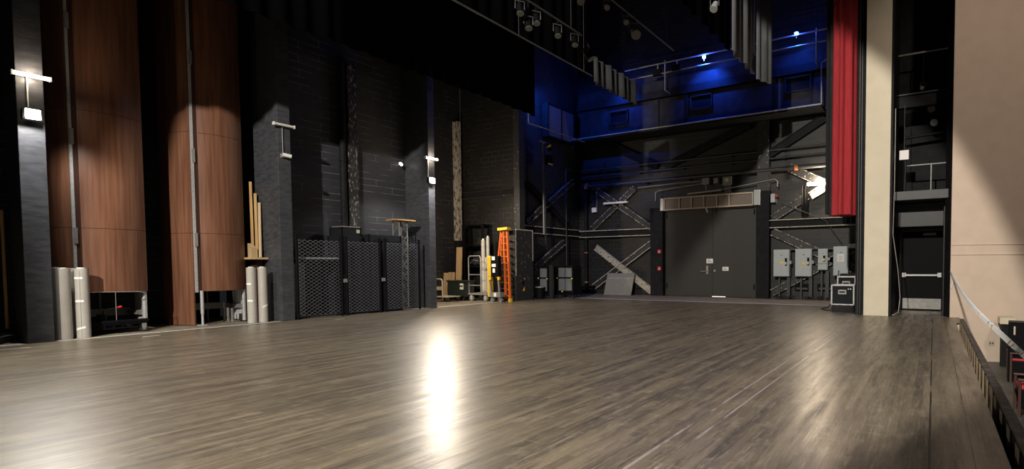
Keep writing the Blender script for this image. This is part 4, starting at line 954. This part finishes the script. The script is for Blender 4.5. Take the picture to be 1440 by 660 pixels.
# ================================================================== curtain, flown scenery
cu = []
def bunch(cx_, cy_, rx, ry, z0, z1, n, amp, m_, label, cat, ph=0, flare=.08):
    k = n * 8; A = []
    mb = MB(); zs = [z0, z0 + .4, z0 + 2.5, z1]
    rings = []
    for j, z in enumerate(zs):
        f = 1 + flare * (1 - (z - z0) / (z1 - z0))
        rings.append([V(cx_ + math.cos(a) * (rx * f + amp * math.sin(n * a + ph)), cy_ + math.sin(a) * (ry * f + amp * math.sin(n * a + ph)), z) for a in [2 * PI * i / k for i in range(k)]])
    mb.add([p for r in rings for p in r], [(j * k + i, j * k + (i + 1) % k, (j + 1) * k + (i + 1) % k, (j + 1) * k + i) for j in range(len(zs) - 1) for i in range(k)], True)
    mb.add(rings[0], [tuple(range(k))]); mb.add(rings[-1], [tuple(range(k))])
    return tag(mb.build('stage_curtain', m_, None, (cx_, cy_, z0)), label, cat, 'curtains by the proscenium')
bunch(-2.19, 16.22, .24, .42, P(1185, 303, 'y', 16.1).z, 11, 7, .065, 'red', 'red velvet curtain gathered beside cream proscenium', 'curtain', .6)
bunch(-2.63, 17.0, .12, .30, P(1185, 300, 'y', 16.9).z, 11, 9, .04, 'cloth', 'black curtain gathered just behind red velvet curtain', 'curtain', 0, .0)
bunch(-2.13, 17.35, .20, .38, P(1185, 314, 'y', 16.9).z, 11, 9, .04, 'cloth', 'black curtain hanging a little lower behind red velvet', 'curtain', .3, .0)
ms = thing('lit_curtain_edge', 'grey strip coloured as the lit back edge of black curtain, beside red curtain', 'curtain edge', (-2.6, 16.6, 3.0))
A = P(1172, 150, 'y', 16.3)
box((A.x - .09, 16.3, 2.75), (A.x + .01, 16.34, 11)).build('grey_edge_strip', 'lit', ms)  # light catching the black curtain's edge is put into this grey strip
# tormentor tracks
for i, (u, lb) in enumerate(((1208.5, 'slim steel guide rail on black tormentor'), (1211.8, 'paired steel guide rail at cream proscenium edge'))):
    A = P(u, 200, 'y', 16.34)
    tag(box((A.x - .008, 16.33, .02), (A.x + .008, 16.352, 9.4)).build('guide_rail', 'pipe', None, (A.x, 16.34, 0)), lb, 'rail', 'tormentor guide rails')
# flown pleated borders
def flown(x, y0, y1, z0, z1, folds, m_, label, nm='border_cloth', amp=.10): return drape(nm, (x, y0), (x, y1), z0, z1, folds, amp, m_, label, 'border', 'flown pale borders', .012)
A = P(834, 118, 'x', -9); B = P(896, 146, 'x', -9); zz = (A.z + B.z) / 2
flown(-9, A.y, B.y, zz, P(834, 80, 'x', -9).z, 7, 'greyc', 'dim grey pleated border hanging near far gallery', amp=.09)
A = P(1028, 73, 'x', -5); B = P(1060, 103, 'x', -5); zz = (A.z + B.z) / 2
flown(-5.0, A.y, B.y, zz, 12, 4, 'whitec', 'larger pale pleated border hanging before blue lamps', amp=.07)
A2 = P(1078, 113, 'x', -4.9)
drape('border_cloth', (-4.95, B.y + .05), (-4.65, B.y + .75), P(1070, 111, 'x', -4.8).z, 12, 2, .04, 'whitec', 'shorter pale pleated strip beside larger pale border', 'border', 'flown pale borders')
y1_ = P(1028, 73, 'x', -5).y
drape('border_cloth', (-5.0, 1.5), (-5.0, y1_ - .12), 7.36, 14, 22, .06, 'velour', 'long black border running nearer from larger pale border', 'border', 'flown black borders')
drape('border_cloth', (-12.0, -4.0), (-12.0, 15.0), 6.57, 14, 40, .05, 'velour', 'long black border nearest upstage wall, hem below piers tops', 'border', 'flown black borders', hem=.012)
drape('border_cloth', (-9.1, 3.0), (-9.1, P(834, 118, 'x', -9).y - .15), 7.16, 14, 22, .06, 'velour', 'long black border on bare batten nearest upstage wall', 'border', 'flown black borders')
# battens and stage lights
def batten(x, z, y0, y1, label):
    t = thing('batten', label, 'batten', (x, (y0 + y1) / 2, z), 'flown battens')
    MB().cyl((x, y0, z), (x, y1, z), .02, 8).build('pipe_run', 'pipe2', t)
    for i in range(4):
        y = y1 - .45 - i * 2.9
        if y > y0: MB().cyl((x, y, z), (x, y, 15), .008, 5).build('lift_line', 'pipe', t)
    return t
batten(-9, 7.11, 3.5, 14.0, 'long flown batten nearest upstage wall, bare pipe')
batten(-6, 7.04, 3.5, 13.3, 'flown batten carrying bright lamps, toward side gallery')
A = P(759, 13, 'x', -7.5); B = P(818, 48, 'x', -7.5)
batten(-7.5, (A.z + B.z) / 2, 3.5, B.y, 'dark flown batten with row of dim lamps')
def par(p, q, label, m_='black', s=1.0, batz=None):
    """lamp can at p hanging from height batz, pointing along q"""
    t = thing('stage_light', label, 'stage light', p, 'flown stage lights'); d = V(*q).normalized()
    MB().cyl(p - d * .16 * s, p + d * .16 * s, .085 * s, 14, .12 * s).build('can', m_, t)
    MB().cyl(p + d * .16 * s, p + d * .17 * s, .11 * s, 14).build('lens', 'boxgrey', t)
    sd = d.cross(V(0, 0, 1)).normalized() * .14 * s; top = V(0, 0, .24 * s)
    MB().tube([p + sd, p + sd + top, p - sd + top, p - sd], .012, 6).build('yoke', 'pipe2', t)
    if batz: MB().cyl(p + top, V(p.x, p.y, max(batz, p.z + .3)), .015, 6).build('clamp', 'black', t)
zb_ = (P(759, 13, 'x', -7.5).z + P(818, 48, 'x', -7.5).z) / 2
for i, (u, v) in enumerate(((731, 13), (743, 34), (754, 27), (784, 45), (808, 58))):
    p = P(u, v, 'x', -7.5); par(p, (.3, -.2, -1), 'dim black stage light on dark batten, %s' % ['first and nearest', 'hung lowest after the first', 'second along, hung high', 'fourth along, alone', 'last at the end of batten'][i], 'black', .7, zb_)
p = P(827, 76, 'x', -7.2); par(p, (.5, .2, -.8), 'dim stage light hanging by grey pleated border', 'black', .9, 9)
for i, (u, v) in enumerate(((853, 9), (880, 30), (893, 46), (816, 0))):
    p = P(u, v, 'x', -6); par(p, (.45, -.5, -.6), 'silver stage light on lamp batten, %s' % ['second from top', 'third from top', 'lowest and largest', 'topmost'][i], 'steel', (.5, .5, .9, .6)[i], 7.04)
p = P(1005, 9, 'x', -4.2); par(p, (0, -.6, -.8), 'silver stage light hanging alone beside large pale border', 'alu', .7, 9)

# ================================================================== slot between proscenium and house wall
K['slotgrey'] = mat('dark_slot_paint', (.022, .023, .026), .5, col2=(.03, .031, .034), scale=5)
S('wall_slot_lintel', box((-.97, 17.6, 2.46), (.40, 18.58, 3.1)), 'slotgrey')
pt = thing('slot_platform', 'dark steel platform above small door with rail', 'platform', (-.3, 17.5, 3.12))
box((-.97, 16.7, 3.13), (.40, 18.58, 3.36)).build('deck_beam', 'slotgrey', pt)
MB().cyl((-.70, 17.4, 4.15), (.38, 17.4, 4.15), .022, 8).cyl((-.1, 17.4, 3.36), (-.1, 17.4, 4.15), .02, 8).cyl((.33, 17.4, 3.36), (.33, 17.4, 4.9), .025, 8).build('hand_rail', 'steel', pt)
pu = thing('slot_upper_beam', 'dark steel beam across the slot higher up', 'beam', (-.3, 17.3, 5.9))
box((-.97, 17.3, 5.75), (.40, 17.5, 6.1)).build('web', 'blk', pu); MB().bar((-.97, 17.3, 6.1), (.4, 17.3, 6.1), .12, .03).build('flange', 'pipe', pu)
tag(MB().cyl((-.97, 17.9, 7.4), (.4, 17.9, 7.4), .03, 8).build('slot_pipe', 'steel', None, (-.3, 17.9, 7.4)), 'thin pipe crossing top of slot', 'pipe')
tag(MB().cyl((-.8, 18.0, 5.05), (.3, 18.0, 5.12), .045, 8).build('slot_lamp_bar', 'blk', None, (-.25, 18.0, 5.05)), 'dark lamp bar inside slot below upper beam', 'bar')
A = P(1271.5, 218.5, 'y', 17.0)
lb = thing('sign_box', 'pale lavender paper box hanging in slot over platform', 'box', (A.x, 17.0, A.z))
box((A.x - .115, 16.95, A.z - .13), (A.x + .115, 17.05, A.z + .13)).build('box_shell', 'paper', lb, bevel=.01)
MB().cyl((A.x, 17, A.z + .13), (A.x, 17, 5.75), .008, 5).build('hanger', 'pipe', lb)
MB().tube([(A.x + .03, 17, A.z - .13), (A.x + .04, 17, A.z - .4), (A.x + .02, 17, 3.38)], .008, 5).build('tail_cord', 'pipe', lb)
for u, v, lbv, s in ((1312, 152, 'grey stage light in slot, upper of pair', .9), (1316, 171, 'grey stage light in slot, lower of pair', .9), (1298, 123, 'tiny stage light in slot near upper beam', .5)):
    p = P(u, v, 'y', 17.9); par(p, (-.3, -1, -.4), lbv, 'black', s, 5.75 if v > 130 else 7.4)
m = MB(); 
pts = [P(1252, 250, 'y', 16.4), P(1256, 330, 'y', 16.4), P(1263, 380, 'y', 16.4), P(1266, 418, 'y', 16.4), V(-.80, 16.5, .12), V(-.95, 16.4, .02)]
pts = [V(-.93, 16.25, 5.5), V(-.93, 16.25, 3.6)] + [V(p.x, 16.3, p.z) for p in pts[1:4]] + [V(-.80, 16.3, .10), V(-.95, 16.25, .02)]
tag(MB().tube(pts, .012, 6).build('hanging_cable', 'steel', None, (-.9, 16.3, 0)), 'thin pale cable hanging beside small door, curling at floor', 'cable')
cc = thing('conduit_run', 'vertical conduit and junctions inside slot edge by house wall', 'conduit', (.3, 17.0, 0))
MB().cyl((.32, 16.95, 0), (.32, 16.95, 7), .03, 8).cyl((.24, 17.3, 0), (.24, 17.3, 3.1), .03, 8).build('pipe_run', 'pipe', cc)
for z in (.25, 1.1, 2.7): box((.27, 16.88, z), (.37, 16.95, z + .16)).build('junction', 'steel', cc)
m = MB()
for k in range(5): m.tube([(-.15 + .03 * k + .3 * j / 6, 17.4 + .1 * math.sin(j + k), .03 + .02 * (1 + math.sin(2 * j + k))) for j in range(8)], .012, 5)
tag(m.build('cable_tangle', 'steel', None, (.0, 17.4, 0)), 'pale cable tangle on floor before small door', 'cable')
tag(box((-.95, 16.45, 0), (.30, 16.52, .006)).build('threshold_tape', 'casegrey', None, (-.3, 16.48, 0)), 'thin blue-grey tape strip on floor at slot threshold', 'tape')

# ================================================================== house side
rl = thing('footlight_rail', 'low black rail with pale blocks along stage edge', 'rail', (.57, 8, 0))
box((.555, -1, -.30), (.61, 14.8, .10)).build('black_board', 'blk', rl)
K['railtop'] = mat('worn_dark_rail_top', (.045, .04, .036), .6, col2=(.12, .11, .095), scale=12, detail=8, lo=.45, hi=.72)
box((.545, -1, .10), (.62, 14.8, .125)).build('top_cap', 'railtop', rl)
y = 3.0; i = 0
while y < 14.6:
    box((.538, y, -.30), (.556, y + .22, .085)).build('pale_block', 'dulltan', rl); y += .55; i += 1
S('trim_10', box((.48, -1, -.32), (.56, 14.8, -.30)), 'blk')
# low partition beside the house wall
pw = thing('low_partition', 'black low partition with cream capped end post beside house wall', 'partition', (1.6, 15.5, -1.14))
A = P(1408.5, 508, 'z', -1.14); 
pA = P(1408.5, 460, 'y', 16.2); pB = P(1418, 460, 'y', 16.2)
box((pA.x, 16.2, -1.14), (pB.x + .1, 16.5, P(1410, 456, 'y', 16.2).z)).build('end_post', 'blk', pw)
box((pA.x - .04, 16.16, P(1410, 456, 'y', 16.2).z), (pB.x + .14, 16.75, P(1410, 447, 'y', 16.2).z)).build('cap', 'cream', pw, bevel=.01)
pC = P(1418.5, 451, 'y', 14.2)
box((pC.x, 14.2, -1.14), (pC.x + 1.6, 14.26, pC.z)).build('panel', 'black', pw, bevel=.01)
box((pC.x + .09, 14.19, pC.z - .30), (pC.x + .12, 14.2, pC.z - .12)).build('pale_latch', 'beige', pw)
MB().bar((pC.x, 14.19, pC.z - .02), (pC.x + 1.6, 14.19, pC.z - .02), .03, .03).build('top_edge', 'pipe', pw)
# theatre seats
def seat(x, y, label):
    z = -1.14; t = thing('theatre_seat', label, 'seat', (x, y, z), 'theatre seats')
    def rbox(a, b, nm, m_, bv, tilt=0, piv=None):
        mb = box(a, b)
        if tilt:
            R = Matrix.Rotation(tilt, 4, 'Y'); piv = V(*piv); mb.v = [R @ (v - piv) + piv for v in mb.v]
        return mb.build(nm, m_, t, bevel=bv)
    # faces the stage (-x)
    rbox((x - .22, y - .24, z + .40), (x + .22, y + .24, z + .53), 'cushion', 'seat', .04)
    rbox((x - .23, y - .25, z + .30), (x + .22, y + .25, z + .395), 'seat_pan', 'black', .03)
    rbox((x + .22, y - .25, z + .30), (x + .31, y + .25, z + .98), 'backrest', 'black', .03, .18, (x + .25, y, z + .4))
    rbox((x + .19, y - .22, z + .48), (x + .23, y + .22, z + .92), 'back_pad', 'seat', .02, .18, (x + .25, y, z + .4))
    for s in (-1, 1):
        rbox((x - .20, y + s * .28 - .025, z + .14), (x + .22, y + s * .28 + .025, z + .47), 'side_panel', 'black', .022)
        MB().bar((x - .22, y + s * .28, z), (x - .22, y + s * .28, z + .62), .04, .04, (1, 0, 0)).build('arm_post', 'woodd', t)
        MB().bar((x + .2, y + s * .28, z), (x + .2, y + s * .28, z + .16), .04, .04, (1, 0, 0)).build('leg', 'woodd', t)
        rbox((x - .25, y + s * .28 - .03, z + .60), (x + .22, y + s * .28 + .035, z + .64), 'armrest', 'woodd', .015)
    box((x - .02, y - .3, z), (x + .04, y + .3, z + .02)).build('foot_bar', 'steel', t)
    return t
A = P(1429, 503, 'z', -.64); B = P(1439, 541, 'z', -.64)
seat(A.x + .10, A.y, 'red theatre seat near low partition, farther of the two'); seat(B.x + .14, B.y, 'red theatre seat cut by picture edge, nearer to stage rail')
# outlet on the house wall
ot = hp(.0); A = None
best = min(((P(1394, 483, 'y', yy), yy) for yy in [16.6 + .01 * i for i in range(60)]), key=lambda k: abs((k[0] - hw0).dot(hn)))[0]
tt = (best - hw0).dot(hd)
t = thing('wall_outlet', 'pale double outlet low on house wall beside tape shadow', 'outlet', (best.x, best.y, best.z), None)
hbox(tt - .075, tt + .075, .012, 0, best.z - .07, best.z + .07).build('plate', 'beige', t)
for s in (-.03, .03): hbox(tt + s - .015, tt + s + .015, .016, .01, best.z - .025, best.z + .025).build('socket', 'ink', t)
# barrier tape
pts = [hp(.012, .01, 1.20)] + [P(1351, 408, 'x', .40), P(1367, 430, 'x', .445), P(1384, 448, 'x', .51), P(1400, 463, 'x', .58), P(1424, 485.5, 'x', .70), P(1440, 500, 'x', .80), P(1475, 530, 'x', .98)]
bt = thing('barrier_tape', 'white barrier tape strung from house wall toward auditorium', 'tape', pts[0], None)
def curve(pts, n):
    out = []
    for i in range(len(pts) - 1):
        p0 = pts[max(i - 1, 0)]; p1 = pts[i]; p2 = pts[i + 1]; p3 = pts[min(i + 2, len(pts) - 1)]
        for k in range(n):
            t = k / n; out.append(.5 * ((2 * p1) + (p2 - p0) * t + (2 * p0 - 5 * p1 + 4 * p2 - p3) * t * t + (3 * p1 - p0 - 3 * p2 + p3) * t ** 3))
    return out + [pts[-1]]
cv = curve(pts, 6)
m = MB(); k = len(cv); vs = []
for p in cv: vs += [p + V(-.018, 0, -.02), p + V(-.010, 0, .022), p + V(.018, 0, .02), p + V(.010, 0, -.022)]
fs = []
for i in range(k - 1):
    for j in range(4): fs.append((4 * i + j, 4 * i + (j + 1) % 4, 4 * i + 4 + (j + 1) % 4, 4 * i + 4 + j))
m.add(vs, fs + [(0, 1, 2, 3), (4 * k - 1, 4 * k - 2, 4 * k - 3, 4 * k - 4)], False); m.build('tape_strip', 'tape', bt)
for u, mm in ((.57, 'oak'), (.72, 'seat'), (.70, 'oak'), (.84, 'oak'), (.4, 'oak'), (.5, 'steel')):
    i = int(u * (k - 1)); d = (cv[i + 1] - cv[i]) * .12; p = cv[i]
    MB().bar(p, p + d, .04, .046).build('printed_band', mm, bt)
MB().tube([hp(.03, .01, 1.22), hp(.05, .05, .9), hp(.03, .02, .75)], .01, 5).build('loose_end', 'tape', bt)
# small marks of tape on the floor
for i, (u, v, lx, ly_, rz, lb) in enumerate(((16, 491, .05, .45, 0, 'yellow-white tape mark on floor before first pier'), (213, 473, .06, .28, .05, 'pale tape mark on floor before black castor frame'), (357, 459, .05, .2, 0, 'faint tape mark on floor before taped rolls by second pier'),
                                         (478, 449, .04, .25, 0, 'faint tape mark on floor before middle of fence'))):
    A = P(u, v, 'z', 0)
    tag(box((A.x - lx / 2, A.y - ly_ / 2, 0), (A.x + lx / 2, A.y + ly_ / 2, .003)).build('floor_mark', 'beige', None, (A.x, A.y, 0)), lb, 'tape mark', 'tape marks on stage floor')

# ================================================================== LIGHT
def lamp(name, kind, loc, col, power, target=None, size=.1, angle=None, blend=.3, sy=None):
    d = bpy.data.lights.new(name, kind); d.color = col; d.energy = power
    if kind == 'AREA':
        d.size = size
        if sy: d.shape = 'RECTANGLE'; d.size_y = sy
    else: d.shadow_soft_size = size
    if kind == 'SPOT': d.spot_size = math.radians(angle); d.spot_blend = blend
    o = bpy.data.objects.new(name, d); C.objects.link(o); o.location = loc
    if target is not None: o.rotation_euler = (V(*target) - V(*loc)).to_track_quat('-Z', 'Y').to_euler()
    return o
WW = (1, .96, .90); WARM = (1, .80, .58)
lamp('flood_beam_1', 'SPOT', (-14.22, 3.34, 4.2), WW, 400, (-10.8, 3.5, 0), .12, 128, .5)
lamp('flood_beam_3', 'SPOT', (-14.22, 12.5, 4.18), WW, 400, (-10.8, 11.5, 0), .12, 128, .5)
for i, y in enumerate((3.34, 12.5)): lamp('flood_spill_%d' % (i + 1), 'SPOT', (-14.0, y, 4.3), WW, 210, (-13.9, y, 0), .1, 150, .5)
# house work light out over the auditorium
lamp('house_light', 'SPOT', (-2.5, -8, 10.5), (1, .93, .82), 20000, (-2.5 - 2.64, -8 + 8.56, 10.5 - 4.44), .25, 52.0, .04)
lamp('house_wall_light', 'SPOT', (6, 5, 12.5), (1, .82, .68), 2600, (3.2, 17, 3.5), .3, 60, .6)
lamp('house_fill', 'SPOT', (3.5, -6, 9), (1, .92, .84), 1300, (-2, 6, 0), .4, 60, 1)
for i, (u, v, pw) in enumerate(((990, 80, 900), (1120, 47, 700), (868, 113, 500))):
    q = P(u, v, 'y', 21.7); lamp('blue_beam_%d' % (i + 1), 'SPOT', q, (.012, .09, 1), pw, q + V(0, .8, -1.4), .06, 104, .8); lamp('blue_glow_%d' % (i + 1), 'POINT', q + V(0, -.08, 0), (.03, .09, 1), pw * .09, None, .12)
lamp('blue_beam_4', 'SPOT', (-14.85, 18.36, 9.0), (.012, .12, 1), 450, (-15.1, 20.4, 7.8), .06, 110, .6)  # beam of the added unseen lamp that lights the corner panels
for i, (x, y, z, pw) in enumerate(((-14.36, 3.37, 4.95, 35), (-14.36, 12.58, 4.97, 40), (-15.4, 13.8, 3.6, 420), (xs, 22.36, 4.56, 260))):  # third entry has no tube: a fill added to brighten the far recess
    lamp('tube_and_fill_glow_%d' % (i + 1), 'POINT', (x, y, z), (1, .80, .58), pw, None, .06)
w = bpy.data.worlds.new('world'); bpy.context.scene.world = w; w.use_nodes = True
w.node_tree.nodes['Background'].inputs[0].default_value = (.8, .85, 1, 1); w.node_tree.nodes['Background'].inputs[1].default_value = .012
vs_ = bpy.context.scene.view_settings
bpy.context.scene.display_settings.display_device = 'sRGB'
vs_.view_transform = 'Standard'; vs_.look = 'None'; vs_.gamma = 1; vs_.use_curve_mapping = False; vs_.exposure = 0.0
